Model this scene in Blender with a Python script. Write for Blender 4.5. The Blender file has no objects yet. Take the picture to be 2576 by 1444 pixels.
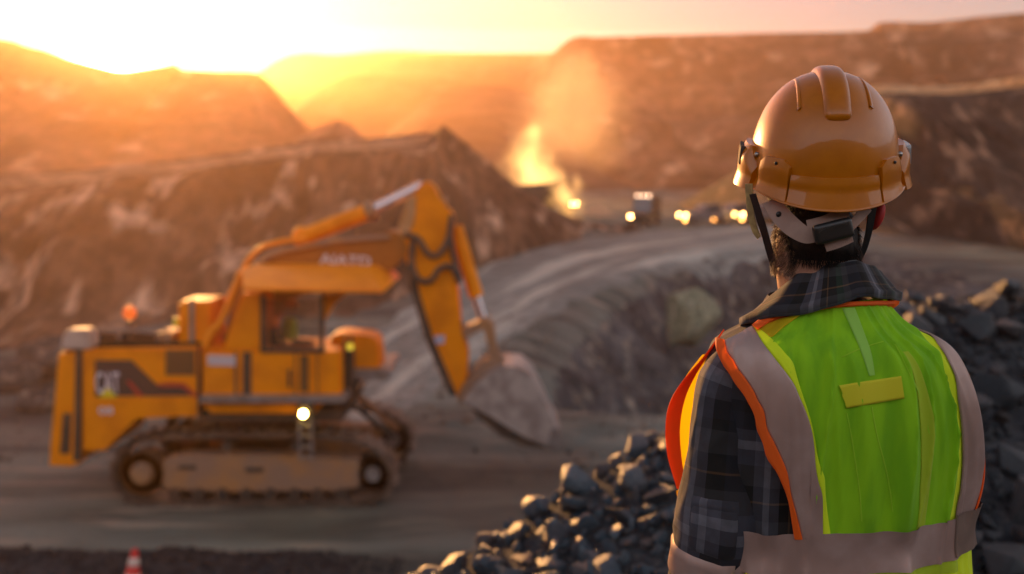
import bpy, bmesh, math, random
import numpy as np
from mathutils import Vector, Matrix, Euler
random.seed(7); rng = np.random.default_rng(11)
R = math.radians
scene = bpy.context.scene
col = scene.collection

# ------------------------------------------------------------------ camera
F = 2504.0            # focal length in pixels of a 2576 px wide frame (35 mm lens)
HOR = 440.0           # row of the horizon in that frame
H = 6.4               # camera height over the pit floor
PHI = math.atan((722 - HOR) / F)
cam = bpy.data.cameras.new('camera')
cam.lens = 36.0 * F / 2576; cam.sensor_width = 36.0
cam.clip_start = 0.05; cam.clip_end = 6000
cam.dof.use_dof = True; cam.dof.focus_distance = 1.58; cam.dof.aperture_fstop = 2.5
cam_o = bpy.data.objects.new('camera', cam); col.objects.link(cam_o)
cam_o.location = (0, 0, H); cam_o.rotation_euler = (R(90) - PHI, 0, 0)
scene.camera = cam_o

# ------------------------------------------------------------------ sun and sky
SUN_EL, SUN_AZ = R(6.75), R(-21.4)         # azimuth from +Y, positive to the right
sd = Vector((math.sin(SUN_AZ) * math.cos(SUN_EL), math.cos(SUN_AZ) * math.cos(SUN_EL), math.sin(SUN_EL)))
sun = bpy.data.lights.new('sun', 'SUN'); sun.energy = 4.9; sun.angle = R(0.55); sun.color = (1.0, 0.48, 0.155)
sun_o = bpy.data.objects.new('sun', sun); col.objects.link(sun_o)
sun_o.rotation_euler = sd.to_track_quat('Z', 'Y').to_euler()
sun_o.location = (0, 0, 80)

W = bpy.data.worlds.new('World'); scene.world = W; W.use_nodes = True
wn = W.node_tree; wn.nodes.clear()
def WN(t, **k):
    n = wn.nodes.new(t)
    for a, b in k.items(): setattr(n, a, b)
    return n
def WM(op, a, b=None, c=None, clamp=False):
    n = WN('ShaderNodeMath', operation=op, use_clamp=clamp)
    for i, v in enumerate((a, b, c)):
        if v is None: continue
        if isinstance(v, (int, float)): n.inputs[i].default_value = v
        else: wn.links.new(v, n.inputs[i])
    return n.outputs[0]
sky = WN('ShaderNodeTexSky', sky_type='NISHITA'); sky.sun_disc = False
sky.sun_elevation = SUN_EL; sky.sun_rotation = SUN_AZ
sky.air_density = 1.0; sky.dust_density = 1.0; sky.ozone_density = 3.0
tc = WN('ShaderNodeTexCoord')
sep = WN('ShaderNodeSeparateXYZ'); wn.links.new(tc.outputs['Generated'], sep.inputs[0])
dot = WN('ShaderNodeVectorMath', operation='DOT_PRODUCT'); wn.links.new(tc.outputs['Generated'], dot.inputs[0])
dot.inputs[1].default_value = sd
dt = WM('MAXIMUM', dot.outputs['Value'], 0.0)
mp = WN('ShaderNodeMapping'); wn.links.new(tc.outputs['Generated'], mp.inputs[0]); mp.inputs['Scale'].default_value = (1.6, 1.6, 22)
nz = WN('ShaderNodeTexNoise'); nz.inputs['Scale'].default_value = 1.3; nz.inputs['Detail'].default_value = 4
wn.links.new(mp.outputs[0], nz.inputs[0])
# thin cloud sheet that starts a little above the ridges, its lower edge uneven
edge = WM('ADD', sep.outputs['Z'], WM('MULTIPLY', WM('SUBTRACT', nz.outputs['Fac'], 0.5), 0.05))
sheet = WN('ShaderNodeMapRange', interpolation_type='SMOOTHSTEP'); wn.links.new(edge, sheet.inputs[0])
sheet.inputs[1].default_value = 0.132; sheet.inputs[2].default_value = 0.146
def col_scale(rgb, fac):
    n = WN('ShaderNodeVectorMath', operation='SCALE'); n.inputs[0].default_value = rgb; wn.links.new(fac, n.inputs['Scale']); return n.outputs[0]
def vadd(a, b):
    n = WN('ShaderNodeVectorMath', operation='ADD'); wn.links.new(a, n.inputs[0]); wn.links.new(b, n.inputs[1]); return n.outputs[0]
west = WM('POWER', dt, 3.0)
eastw = WN('ShaderNodeMapRange', interpolation_type='SMOOTHSTEP'); wn.links.new(dot.outputs['Value'], eastw.inputs[0])
eastw.inputs[1].default_value = 0.85; eastw.inputs[2].default_value = -0.35; eastw.inputs[3].default_value = 0.10; eastw.inputs[4].default_value = 0.98  # sheet brightened behind the camera as added fill for the shaded sides
low = WN('ShaderNodeMapRange'); wn.links.new(sep.outputs['Z'], low.inputs[0])
low.inputs[1].default_value = 0.35; low.inputs[2].default_value = 0.0
low.inputs[3].default_value = 0.25
SKY_K = 0.05
skys = WN('ShaderNodeVectorMath', operation='SCALE'); wn.links.new(sky.outputs[0], skys.inputs[0]); skys.inputs['Scale'].default_value = SKY_K
gapc = col_scale((0.36, 0.32, 0.24), WM('MULTIPLY', WM('MULTIPLY', west, low.outputs[0]), WM('SUBTRACT', 1.0, sheet.outputs[0])))
fade = WN('ShaderNodeMapRange', interpolation_type='SMOOTHSTEP'); wn.links.new(sep.outputs['Z'], fade.inputs[0])
fade.inputs[1].default_value = 1.05; fade.inputs[2].default_value = 0.22
shc = col_scale((0.62, 0.60, 0.62), WM('MULTIPLY', WM('MULTIPLY', sheet.outputs[0], fade.outputs[0]), eastw.outputs[0]))
glow = col_scale((0.35, 0.25, 0.12), WM('POWER', dt, 120.0))
glow2 = col_scale((60.0, 40.0, 18.0), WM('POWER', dt, 2600.0))
tot = vadd(vadd(vadd(skys.outputs[0], gapc), shc), vadd(glow, glow2))
bg = WN('ShaderNodeBackground'); wn.links.new(tot, bg.inputs[0]); bg.inputs[1].default_value = 1.0
wo = WN('ShaderNodeOutputWorld'); wn.links.new(bg.outputs[0], wo.inputs[0])

scene.view_settings.view_transform = 'Standard'; scene.view_settings.look = 'None'
scene.view_settings.gamma = 1.0; scene.view_settings.use_curve_mapping = False
scene.view_settings.exposure = 1.2
scene.render.engine = 'CYCLES'
cy = scene.cycles
cy.use_denoising = True
cy.max_bounces = 8; cy.diffuse_bounces = 3; cy.glossy_bounces = 3; cy.transmission_bounces = 4
cy.volume_bounces = 1; cy.transparent_max_bounces = 12
cy.sample_clamp_indirect = 6.0; cy.sample_clamp_direct = 0.0
cy.caustics_reflective = False; cy.caustics_refractive = False
cy.volume_step_rate = 2.0; cy.volume_max_steps = 128

# ------------------------------------------------------------------ helpers
def at(px, py, Y):
    """world point seen at (px,py) of the 2576x1444 frame, on the plane y = Y"""
    u = (px - 1288) / F; v = (722 - py) / F
    s = Y / (math.cos(PHI) + v * math.sin(PHI))
    return Vector((u * s, Y, H + (-math.sin(PHI) + v * math.cos(PHI)) * s))

def hsh(ix, iy, iz, seed):
    h = (ix.astype(np.int64) * 374761393 + iy.astype(np.int64) * 668265263 + iz.astype(np.int64) * 2147483647 + seed * 974634533) & 0xffffffff
    h = ((h ^ (h >> 13)) * 1274126177) & 0xffffffff
    h = h ^ (h >> 16)
    return (h & 0xffffff) / float(0xffffff)
def vnoise(x, y, z=0.0, seed=0):
    x = np.asarray(x, float); y = np.asarray(y, float); z = np.zeros_like(x) + z
    ix, iy, iz = np.floor(x), np.floor(y), np.floor(z)
    fx, fy, fz = x - ix, y - iy, z - iz
    fx = fx * fx * (3 - 2 * fx); fy = fy * fy * (3 - 2 * fy); fz = fz * fz * (3 - 2 * fz)
    r = 0
    for a in (0, 1):
        for b in (0, 1):
            for c in (0, 1):
                w = (fx if a else 1 - fx) * (fy if b else 1 - fy) * (fz if c else 1 - fz)
                r = r + w * hsh(ix + a, iy + b, iz + c, seed)
    return r * 2 - 1
def fbm(x, y, z=0.0, oct=4, seed=0):
    r = 0; a = 1.0; f = 1.0; t = 0
    for o in range(oct):
        r = r + a * vnoise(np.asarray(x) * f, np.asarray(y) * f, np.asarray(z) * f, seed + o * 17); t += a; a *= 0.5; f *= 2.03
    return r / t
def sstep(a, b, x):
    t = np.clip((np.asarray(x, float) - a) / (b - a), 0, 1); return t * t * (3 - 2 * t)

def tag(o, label=None, cat=None, group=None, kind=None):
    if label: o['label'] = label
    if cat: o['category'] = cat
    if group: o['group'] = group
    if kind: o['kind'] = kind
    return o
def empty(name, loc=(0, 0, 0), rz=0.0, label=None, cat=None, group=None):
    o = bpy.data.objects.new(name, None); col.objects.link(o)
    o.location = loc; o.rotation_euler = (0, 0, rz); o.empty_display_size = 0.2
    return tag(o, label, cat, group)
def mesh_obj(name, verts, faces, mats, parent=None, smooth=True, uvs=None, midx=None):
    me = bpy.data.meshes.new(name)
    me.from_pydata([tuple(v) for v in verts], [], [tuple(f) for f in faces])
    for m in (mats if isinstance(mats, (list, tuple)) else [mats]): me.materials.append(m)
    if midx is not None: me.polygons.foreach_set('material_index', list(midx))
    if smooth: me.polygons.foreach_set('use_smooth', [True] * len(me.polygons))
    if uvs is not None:
        l = me.uv_layers.new(name='UVMap')
        idx = np.zeros(len(me.loops), int); me.loops.foreach_get('vertex_index', idx)
        l.data.foreach_set('uv', np.asarray(uvs, float)[idx].ravel())
    me.update()
    o = bpy.data.objects.new(name, me); col.objects.link(o)
    if parent is not None: o.parent = parent
    return o
def bm_obj(name, bm, mats, parent=None, smooth=False, angle=None):
    me = bpy.data.meshes.new(name)
    bmesh.ops.recalc_face_normals(bm, faces=bm.faces)
    bm.to_mesh(me); bm.free()
    for m in (mats if isinstance(mats, (list, tuple)) else [mats]): me.materials.append(m)
    if smooth: me.polygons.foreach_set('use_smooth', [True] * len(me.polygons))
    if angle is not None:
        me.polygons.foreach_set('use_smooth', [True] * len(me.polygons))
        me.set_sharp_from_angle(angle=R(angle))
    o = bpy.data.objects.new(name, me); col.objects.link(o)
    if parent is not None: o.parent = parent
    return o
def grid_faces(nr, nc, wrap=False):
    f = []
    for r in range(nr - 1):
        for c in range(nc if wrap else nc - 1):
            c2 = (c + 1) % nc
            f.append((r * nc + c, r * nc + c2, (r + 1) * nc + c2, (r + 1) * nc + c))
    return f

# ------------------------------------------------------------------ materials
def nmat(name):
    m = bpy.data.materials.new(name); m.use_nodes = True
    nt = m.node_tree; b = nt.nodes['Principled BSDF']
    return m, nt, b
def mixc(nt, fac, a, b):
    n = nt.nodes.new('ShaderNodeMix'); n.data_type = 'RGBA'
    for i, v in ((0, fac), (6, a), (7, b)):
        if isinstance(v, (tuple, list)): n.inputs[i].default_value = tuple(v) + (1,) if len(v) == 3 else v
        elif isinstance(v, (int, float)): n.inputs[i].default_value = v
        else: nt.links.new(v, n.inputs[i])
    return n.outputs[2]
def noise(nt, scale, detail=4, coord='Object', stretch=None, rough=0.55, uv=None):
    t = nt.nodes.new('ShaderNodeTexCoord'); s = t.outputs[coord]
    if stretch:
        mpn = nt.nodes.new('ShaderNodeMapping'); mpn.inputs['Scale'].default_value = stretch[:3]
        if len(stretch) > 3: mpn.inputs['Rotation'].default_value = stretch[3]
        nt.links.new(s, mpn.inputs[0]); s = mpn.outputs[0]
    n = nt.nodes.new('ShaderNodeTexNoise'); n.inputs['Scale'].default_value = scale
    n.inputs['Detail'].default_value = detail; n.inputs['Roughness'].default_value = rough
    nt.links.new(s, n.inputs['Vector']); return n.outputs['Fac']
def ramp(nt, src, lo, hi):
    n = nt.nodes.new('ShaderNodeMapRange'); n.interpolation_type = 'SMOOTHSTEP'
    nt.links.new(src, n.inputs[0]); n.inputs[1].default_value = lo; n.inputs[2].default_value = hi; return n.outputs[0]
def bump(nt, b, src, strength, dist):
    n = nt.nodes.new('ShaderNodeBump'); n.inputs['Strength'].default_value = strength; n.inputs['Distance'].default_value = dist
    nt.links.new(src, n.inputs['Height']); nt.links.new(n.outputs[0], b.inputs['Normal'])
def M(name, c, rough=0.6, c2=None, scale=6.0, lo=0.35, hi=0.65, bmp=0.0, bdist=0.01, bscale=None, metal=0.0, spec=0.5, coat=0.0, stretch=None, detail=5, emit=None, es=0.0, r2=None):
    m, nt, b = nmat(name)
    b.inputs['Base Color'].default_value = (*c, 1); b.inputs['Roughness'].default_value = rough
    b.inputs['Metallic'].default_value = metal; b.inputs['Specular IOR Level'].default_value = spec
    b.inputs['Coat Weight'].default_value = coat
    if c2 is not None:
        f = ramp(nt, noise(nt, scale, detail, stretch=stretch), lo, hi)
        nt.links.new(mixc(nt, f, c, c2), b.inputs['Base Color'])
        if r2 is not None:
            mr = nt.nodes.new('ShaderNodeMapRange'); nt.links.new(f, mr.inputs[0])
            mr.inputs[3].default_value = rough; mr.inputs[4].default_value = r2; nt.links.new(mr.outputs[0], b.inputs['Roughness'])
    if bmp: bump(nt, b, noise(nt, bscale or scale * 4, 5, stretch=stretch), bmp, bdist)
    if emit:
        b.inputs['Emission Color'].default_value = (*emit, 1); b.inputs['Emission Strength'].default_value = es
    return m
# ------------------------------------------------------------------ terrain materials
def rock_mat(name, ca, cb, cc, s, streak=(1, 1, 1), bd=0.5):
    m, nt, b = nmat(name)
    f1 = ramp(nt, noise(nt, s, 6, stretch=streak), 0.36, 0.66)
    f2 = ramp(nt, noise(nt, s * 2.7, 5, stretch=(streak[0] * 1.7, streak[1] * 1.3, streak[2] * .8) + tuple(streak[3:])), 0.52, 0.70)
    f3 = ramp(nt, noise(nt, s * 9, 5, stretch=streak), 0.30, 0.72)
    mu = nt.nodes.new('ShaderNodeMix'); mu.data_type = 'RGBA'; mu.blend_type = 'MULTIPLY'; mu.inputs[0].default_value = 1
    nt.links.new(mixc(nt, f2, mixc(nt, f1, ca, cb), cc), mu.inputs[6]); nt.links.new(mixc(nt, f3, (0.55, 0.54, 0.54), (1.35, 1.3, 1.25)), mu.inputs[7]); nt.links.new(mu.outputs[2], b.inputs['Base Color'])
    b.inputs['Roughness'].default_value = 0.92; b.inputs['Specular IOR Level'].default_value = 0.25
    bump(nt, b, noise(nt, s * 6, 8, rough=0.65), 0.9, bd)
    return m
m_far = rock_mat('far_rock', (0.10, 0.05, 0.035), (0.17, 0.09, 0.065), (0.22, 0.13, 0.09), 0.01, (1, 1, 3), 3)
m_mount = rock_mat('mountain_rock', (0.09, 0.04, 0.026), (0.34, 0.15, 0.09), (0.58, 0.32, 0.20), 0.022, (1, 1, 1.6), 2)
m_wall = rock_mat('bench_rock', (0.085, 0.042, 0.026), (0.23, 0.115, 0.068), (0.66, 0.40, 0.27), 0.13, (1.5, 0.45, 0.42, (0, R(-26), 0)), 0.5)
m_lit_track = rock_mat('sunlit_bench_track', (0.30, 0.165, 0.10), (0.46, 0.26, 0.16), (0.52, 0.31, 0.20), 0.3, (.4, 1, 1), .1)  # pale strip of bench road, sunlight on it put into the colour
m_sun_ = rock_mat('sunlit_bench', (0.50, 0.26, 0.12), (0.70, 0.38, 0.18), (0.8, 0.5, 0.28), 0.3, (.4, 1, 1), .1)  # pale orange top bench, low sun on it put into the colour
m_slope = rock_mat('slope_rock', (0.032, 0.025, 0.024), (0.085, 0.058, 0.046), (0.34, 0.20, 0.13), 0.13, (1.6, 0.5, 0.42, (0, R(-38), 0)), 0.5)
m_gravel = rock_mat('dark_gravel', (0.02, 0.024, 0.03), (0.055, 0.06, 0.07), (0.11, 0.105, 0.10), 5.0, (1, 1, 1), 0.03)

m_emb = rock_mat('embankment_rock', (0.05, 0.047, 0.05), (0.13, 0.125, 0.13), (0.30, 0.25, 0.20), 0.30, (1.4, .6, 1.0, (0, 0, R(25))), 0.3)
# ground: one sheet, pit floor + lower pit + ledge the man stands on + pit side behind the camera
m_ground, nt, b = nmat('pit_ground')
g1 = ramp(nt, noise(nt, 0.35, 6, stretch=(0.35, 1.6, 1)), 0.36, 0.66)
g2 = ramp(nt, noise(nt, 0.9, 6, stretch=(0.4, 1.8, 1)), 0.50, 0.72)
g3 = ramp(nt, noise(nt, 0.09, 4), 0.40, 0.62)
base = mixc(nt, g1, (0.075, 0.082, 0.070), (0.20, 0.215, 0.185))
base = mixc(nt, g2, base, (0.33, 0.28, 0.22))
base2 = mixc(nt, g3, base, mixc(nt, g1, (0.06, 0.05, 0.045), (0.17, 0.14, 0.115)))
nt.links.new(base2, b.inputs['Base Color']); b.inputs['Roughness'].default_value = 0.88
b.inputs['Specular IOR Level'].default_value = 0.3
bump(nt, b, noise(nt, 3.0, 8, rough=0.65), 0.8, 0.12)

XE_Y = [20, 30, 35, 50, 62, 75, 95, 140]; XE_X = [-1.5, -1.3, -0.7, 3.3, 9, 20, 44, 90]
def road_z(y): return np.clip(0.04 * (np.asarray(y, float) - 30), 0, 2.0)
CR_X = [-6, -1.2, -0.4, 0.2, 0.74, 1.6, 2.8, 6, 12]; CR_Y = [1.2, 3.3, 3.9, 4.4, 4.9, 5.8, 6.9, 8.2, 10]; CR_Z = [4.2, 4.45, 4.74, 4.93, 5.10, 5.32, 5.50, 5.62, 5.7]
def ledge_h(x, y):
    cyy = np.interp(x, CR_X, CR_Y); cz = np.interp(x, CR_X, CR_Z)
    d = y - cyy
    near = 4.74 + (cz - 4.74) * sstep(-2.6, 0.0, d)
    near = np.where(cz < 4.74, cz + (4.74 - cz) * sstep(0.0, -1.0, d), near)
    far = cz - 0.78 * np.maximum(d, 0)
    return np.where(d < 0, near, far)
def ground_h(x, y, detail=True):
    x = np.asarray(x, float); y = np.asarray(y, float)
    xe = np.interp(y, XE_Y, XE_X)
    z = road_z(y)
    z = z - 4.0 * sstep(0, 8, x - xe) * sstep(25.5, 32, y) * (1 - sstep(13, 26, x)) * (1 - sstep(60, 75, y))
    dip = sstep(0.5, 5, x - xe) * sstep(25.5, 31, y) * (1 - sstep(16, 30, x)) * (1 - sstep(66, 78, y))
    z = z - 0.9 * sstep(20, 34, x) * sstep(22, 30, y) * (1 - sstep(45, 60, y))
    n = 0.0
    if detail:
        far = 1 + 4 * sstep(60, 400, np.hypot(x, y))
        n = 0.16 * far * fbm(x * 0.18, y * 0.35, oct=5, seed=3) + 0.05 * fbm(x * 1.1, y * 1.6, oct=4, seed=9)
        rut = np.exp(-np.abs(fbm(x * 0.10 + 3, y * 0.9, oct=3, seed=131)) / .05) * sstep(10, 14, y) * (1 - sstep(34, 44, y)); n = n - 0.07 * rut
        # ruts and dirt ridges across the floor in front of the machine
        rid = np.exp(-((y - 23.5) / 1.8) ** 2) * sstep(-9, -2, x) * (1 - sstep(5, 11, x))
        n = n + rid * (0.32 + 0.25 * fbm(x * 0.5, y * 1.3, seed=21))
        n = n + dip * (0.55 * fbm(x * 0.42 + y * .2, y * 0.42, oct=5, seed=61) + 0.28 * (0.4 - np.abs(fbm(x * 0.6 - y * .25, y * .22, oct=4, seed=67))))
        flat = sstep(2.0, 3.4, np.abs(y - 20.3)) + sstep(5.5, 7.5, np.abs(x + 5.2)); n = n * np.clip(flat, 0.06, 1)
        # dark gravel bank at the foot of the ledge
        bank = np.exp(-((y - 15.3) / 0.8) ** 2) * (1 - sstep(-3.4, -1.9, x)); n = n + bank * (0.30 + 0.22 * fbm(x * 0.9, y * 1.3, seed=31))
    z = z + n
    L = ledge_h(x, y)
    if detail: L = L + 0.035 * fbm(x * 2.2, y * 2.2, oct=4, seed=5)
    z = np.maximum(z, L)
    # side of the pit behind the camera
    back = 26 * sstep(-20, -75, y) + (3 * fbm(x * 0.05, y * 0.05, seed=8) if detail else 0) * sstep(-20, -50, y)
    return z + back
def spaced(lo, hi, n, c, k):
    """n values from lo to hi, dense around c"""
    a = np.arcsinh((lo - c) / k); b_ = np.arcsinh((hi - c) / k); return c + k * np.sinh(np.linspace(a, b_, n))
gx = spaced(-1380, 1380, 460, 2.0, 9.0); gy = spaced(-140, 1340, 640, 12.0, 14.0)
GX, GY = np.meshgrid(gx, gy); GZ = ground_h(GX, GY)
GI = ((np.exp(-((GY - 15.0) / 0.8) ** 2) * (1 - sstep(-3.4, -1.9, GX))) > .4)[:-1, :-1].astype(int).ravel() | (ledge_h(GX, GY) > ground_h(GX, GY, False) - .05)[:-1, :-1].astype(int).ravel() * (GY[:-1, :-1].ravel() > -15)
xe_ = np.interp(GY, XE_Y, XE_X); DM = (sstep(0.5, 5, GX - xe_) * sstep(25.5, 31, GY) * (1 - sstep(16, 30, GX)) * (1 - sstep(66, 78, GY)) + .18 * fbm(GX * .5, GY * .5, seed=71))[:-1, :-1].ravel()
GI = np.where((DM > .35) & (GI == 0), 2, GI)
ground = mesh_obj('ground', np.stack([GX, GY, GZ], -1).reshape(-1, 3), grid_faces(len(gy), len(gx)), [m_ground, m_gravel, m_emb], midx=GI)
tag(ground, 'rutted grey-brown pit floor the excavator stands on', 'ground', kind='structure')

# haul road strip lying on the ground sheet
m_road, nt, b = nmat('road_dirt')
w1 = ramp(nt, noise(nt, 1.0, 5, coord='UV', stretch=(5.0, 0.12, 1)), 0.46, 0.62)
w2 = ramp(nt, noise(nt, 1.0, 6, coord='UV', stretch=(3.0, 6.0, 1)), 0.40, 0.66)
c_ = mixc(nt, w2, (0.16, 0.16, 0.145), (0.27, 0.26, 0.23)); c_ = mixc(nt, w1, c_, (0.50, 0.45, 0.38))
nt.links.new(c_, b.inputs['Base Color']); b.inputs['Roughness'].default_value = 0.8; b.inputs['Specular IOR Level'].default_value = 0.35
bump(nt, b, noise(nt, 2.0, 6), 0.5, 0.06)
cl = [(-5.5, 24), (-4.6, 29), (-3.5, 35), (-1.4, 43), (1.2, 52), (6, 63), (15, 74), (26, 82), (44, 92), (80, 108)]
hw = [2.2, 2.4, 2.7, 3.4, 4.2, 5.6, 7.0, 7.5, 8, 8]
def cat(pts, n):
    """Catmull-Rom through pts, n samples"""
    P = np.asarray(pts, float); m_ = len(P); out = []
    for t in np.linspace(0, m_ - 1, n):
        i = min(int(t), m_ - 2); f = t - i
        p0 = P[max(i - 1, 0)]; p1 = P[i]; p2 = P[i + 1]; p3 = P[min(i + 2, m_ - 1)]
        out.append(0.5 * ((2 * p1) + (p2 - p0) * f + (2 * p0 - 5 * p1 + 4 * p2 - p3) * f * f + (3 * p1 - p0 - 3 * p2 + p3) * f ** 3))
    return np.array(out)
NR = 150; C = cat(cl, NR); Wd = cat([(w_,) for w_ in hw], NR)[:, 0]
T = np.gradient(C, axis=0); T /= np.linalg.norm(T, axis=1)[:, None]; Nn = np.stack([T[:, 1], -T[:, 0]], -1)
vv, uu = [], []
for i in range(NR):
    for j in range(21):
        s = j / 10 - 1; w_ = Wd[i] * (1 + 0.05 * math.sin(i * 0.7 + (3 if s > 0 else 0)))
        p = C[i] + Nn[i] * s * w_; z = float(ground_h(p[0], p[1]))
        z += (0.03 if abs(s) < 0.95 else -0.05); vv.append((p[0], p[1], z)); uu.append((s * 0.5 + .5, i / 6))
haul_road = mesh_obj('haul_road', vv, grid_faces(NR, 21), m_road, uvs=uu)
tag(haul_road, 'pale dusty haul road with wheel tracks climbing to the parked vehicles', 'road', kind='structure')

def ridge(name, crest, run, zfoot, back, prof, mat, namp, nscale, seed, n=160, rows=46, label=None, lat=0.0, gully=0.0, crest_n=0.3, band=None):
    """a hill: crest polyline [(px,py,Y)], face falling towards the camera by run metres to zfoot, back slope behind"""
    P = cat([tuple(at(a, b_, c)) for a, b_, c in crest], n)
    rn = np.interp(np.linspace(0, 1, n), np.linspace(0, 1, len(run)), run)
    zf = np.interp(np.linspace(0, 1, n), np.linspace(0, 1, len(zfoot)), zfoot)
    pr, ph = [p[0] for p in prof], [p[1] for p in prof]
    tt = np.concatenate([np.linspace(0, 1, rows), 1 + np.linspace(0.05, 1, 12)])
    V = np.zeros((len(tt), n, 3))
    for r_, t in enumerate(tt):
        if t <= 1:
            h = np.interp(t, pr, ph); y = P[:, 1] - rn * (1 - t); z = zf + (P[:, 2] - zf) * h
            w = math.sin(math.pi * min(t / 0.97, 1)) if t < 0.97 else 0
            w = max(w, crest_n * t)
        else:
            s = t - 1; y = P[:, 1] + back * s; z = P[:, 2] + (zf - 3 - P[:, 2]) * s ** 1.3; w = crest_n
        x = P[:, 0] + lat * rn * (1 - min(t, 1))
        d = namp * fbm(x * nscale, y * nscale, z * nscale * 0.6, oct=6, seed=seed)
        if gully: d = d + gully * (np.abs(fbm(x * nscale * 2.2 + z * nscale, y * 0.0, z * nscale * 0.25, oct=4, seed=seed + 5)) - 0.3)
        V[r_, :, 0] = x; V[r_, :, 1] = y - d * w; V[r_, :, 2] = z + d * w * 0.45
    V[0, :, 2] = zf - 1.0
    mi = None
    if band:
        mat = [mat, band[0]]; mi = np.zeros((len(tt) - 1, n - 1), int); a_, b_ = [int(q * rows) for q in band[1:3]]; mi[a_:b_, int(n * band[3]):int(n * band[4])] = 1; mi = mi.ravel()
    o = mesh_obj(name, V.reshape(-1, 3), grid_faces(len(tt), n), mat, midx=mi)
    return tag(o, label, None, kind='structure')
straight = [(0, 0), (1, 1)]
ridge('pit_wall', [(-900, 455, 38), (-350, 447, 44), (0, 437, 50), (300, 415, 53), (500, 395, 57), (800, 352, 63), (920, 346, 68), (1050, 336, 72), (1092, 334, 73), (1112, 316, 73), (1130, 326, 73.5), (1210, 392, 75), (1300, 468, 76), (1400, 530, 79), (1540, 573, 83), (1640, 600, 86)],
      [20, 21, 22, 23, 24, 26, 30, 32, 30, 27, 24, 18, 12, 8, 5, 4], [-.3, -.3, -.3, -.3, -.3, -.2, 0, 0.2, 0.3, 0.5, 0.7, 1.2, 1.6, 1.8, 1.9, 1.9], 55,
      [(0, 0), (0.25, 0.18), (0.62, 0.62), (0.8, 0.86), (0.88, 0.90), (1, 1)], m_wall, 3.0, 0.13, 41, n=420, rows=110, label='brown rock face of the pit wall rising behind the excavator', gully=3.2, crest_n=0.10, band=(m_lit_track, .89, .965, 0, .52))
ridge('hill', [(-700, 40, 330), (-300, 70, 330), (0, 98, 330), (60, 113, 330), (120, 128, 330), (180, 150, 330), (245, 166, 330), (300, 178, 330), (360, 172, 330), (415, 163, 330), (440, 160, 330), (455, 172, 330), (540, 178, 330), (640, 182, 330), (670, 205, 330), (690, 240, 330), (720, 268, 330), (745, 300, 330), (775, 332, 330), (815, 345, 330), (860, 380, 330), (900, 420, 330)],
      [110, 110, 110, 100, 90, 60], [0], 130, [(0, 0), (0.3, 0.2), (0.55, 0.55), (0.62, 0.58), (1, 1)], m_mount, 9, 0.022, 51, n=220, label='dark hill with a flat crest right under the low sun', gully=5, crest_n=0.08)
ridge('spoil_hill', [(690, 400, 190), (745, 350, 190), (800, 322, 190), (850, 305, 190), (880, 318, 190), (915, 347, 190), (960, 372, 190), (1010, 420, 190)],
      [45], [0], 50, straight, m_mount, 3, 0.05, 61, n=80, label='small rounded spoil hill beside the dark flat-topped hill', crest_n=0.15)
ridge('far_ridge', [(300, 260, 1150), (600, 200, 1150), (700, 150, 1150), (760, 134, 1150), (850, 138, 1150), (980, 128, 1150), (1150, 133, 1150), (1400, 134, 1150), (1700, 132, 1150), (2200, 132, 1150)],
      [260], [0], 150, straight, m_far, 12, 0.006, 71, n=120, label='farthest pale ridge fading into the haze', crest_n=0.05)
ridge('far_ridge', [(640, 420, 610), (760, 262, 610), (840, 205, 610), (900, 190, 610), (1050, 190, 610), (1200, 182, 610), (1350, 180, 610), (1450, 190, 610), (1600, 230, 610)],
      [200], [0], 120, straight, m_far, 10, 0.008, 73, n=120, label='hazy ridge in front of the farthest pale ridge', crest_n=0.05)
ridge('far_ridge', [(740, 520, 385), (880, 420, 385), (1010, 300, 385), (1080, 246, 385), (1130, 226, 385), (1250, 216, 385), (1330, 240, 385), (1420, 310, 385), (1520, 430, 385)],
      [110], [0], 120, straight, m_far, 8, 0.01, 75, n=120, label='lowest hazy ridge behind the dust cloud', crest_n=0.05)
bench = [(0, 0), (0.13, 0.15), (0.29, 0.17), (0.37, 0.37), (0.54, 0.39), (0.60, 0.60), (0.75, 0.62), (0.82, 0.84), (0.93, 0.86), (1, 1)]
ridge('pit_mountain', [(1120, 420, 470), (1240, 300, 465), (1340, 185, 460), (1375, 150, 460), (1440, 96, 460), (1520, 93, 455), (1640, 89, 450), (1950, 83, 440), (2185, 77, 430), (2215, 56, 428), (2330, 56, 425), (2400, 49, 420), (2576, 32, 415), (2800, 20, 400), (3200, 0, 380), (3800, -20, 360)],
      [120, 150, 160, 165, 170, 170, 180], [0], 200, bench, m_mount, 9, 0.024, 81, n=240, rows=70, label='terraced brown mountain side across the pit', gully=12, crest_n=0.05)
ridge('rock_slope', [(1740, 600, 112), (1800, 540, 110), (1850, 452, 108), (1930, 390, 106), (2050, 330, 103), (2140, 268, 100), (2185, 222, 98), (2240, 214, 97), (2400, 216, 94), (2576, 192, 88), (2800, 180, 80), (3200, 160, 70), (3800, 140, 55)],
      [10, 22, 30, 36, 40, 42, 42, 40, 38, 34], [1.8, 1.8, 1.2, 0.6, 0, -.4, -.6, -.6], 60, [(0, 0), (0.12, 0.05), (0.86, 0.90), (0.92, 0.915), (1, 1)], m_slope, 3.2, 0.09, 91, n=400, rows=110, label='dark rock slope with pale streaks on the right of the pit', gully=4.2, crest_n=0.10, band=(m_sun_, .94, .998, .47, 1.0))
from mathutils.bvhtree import BVHTree
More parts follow.
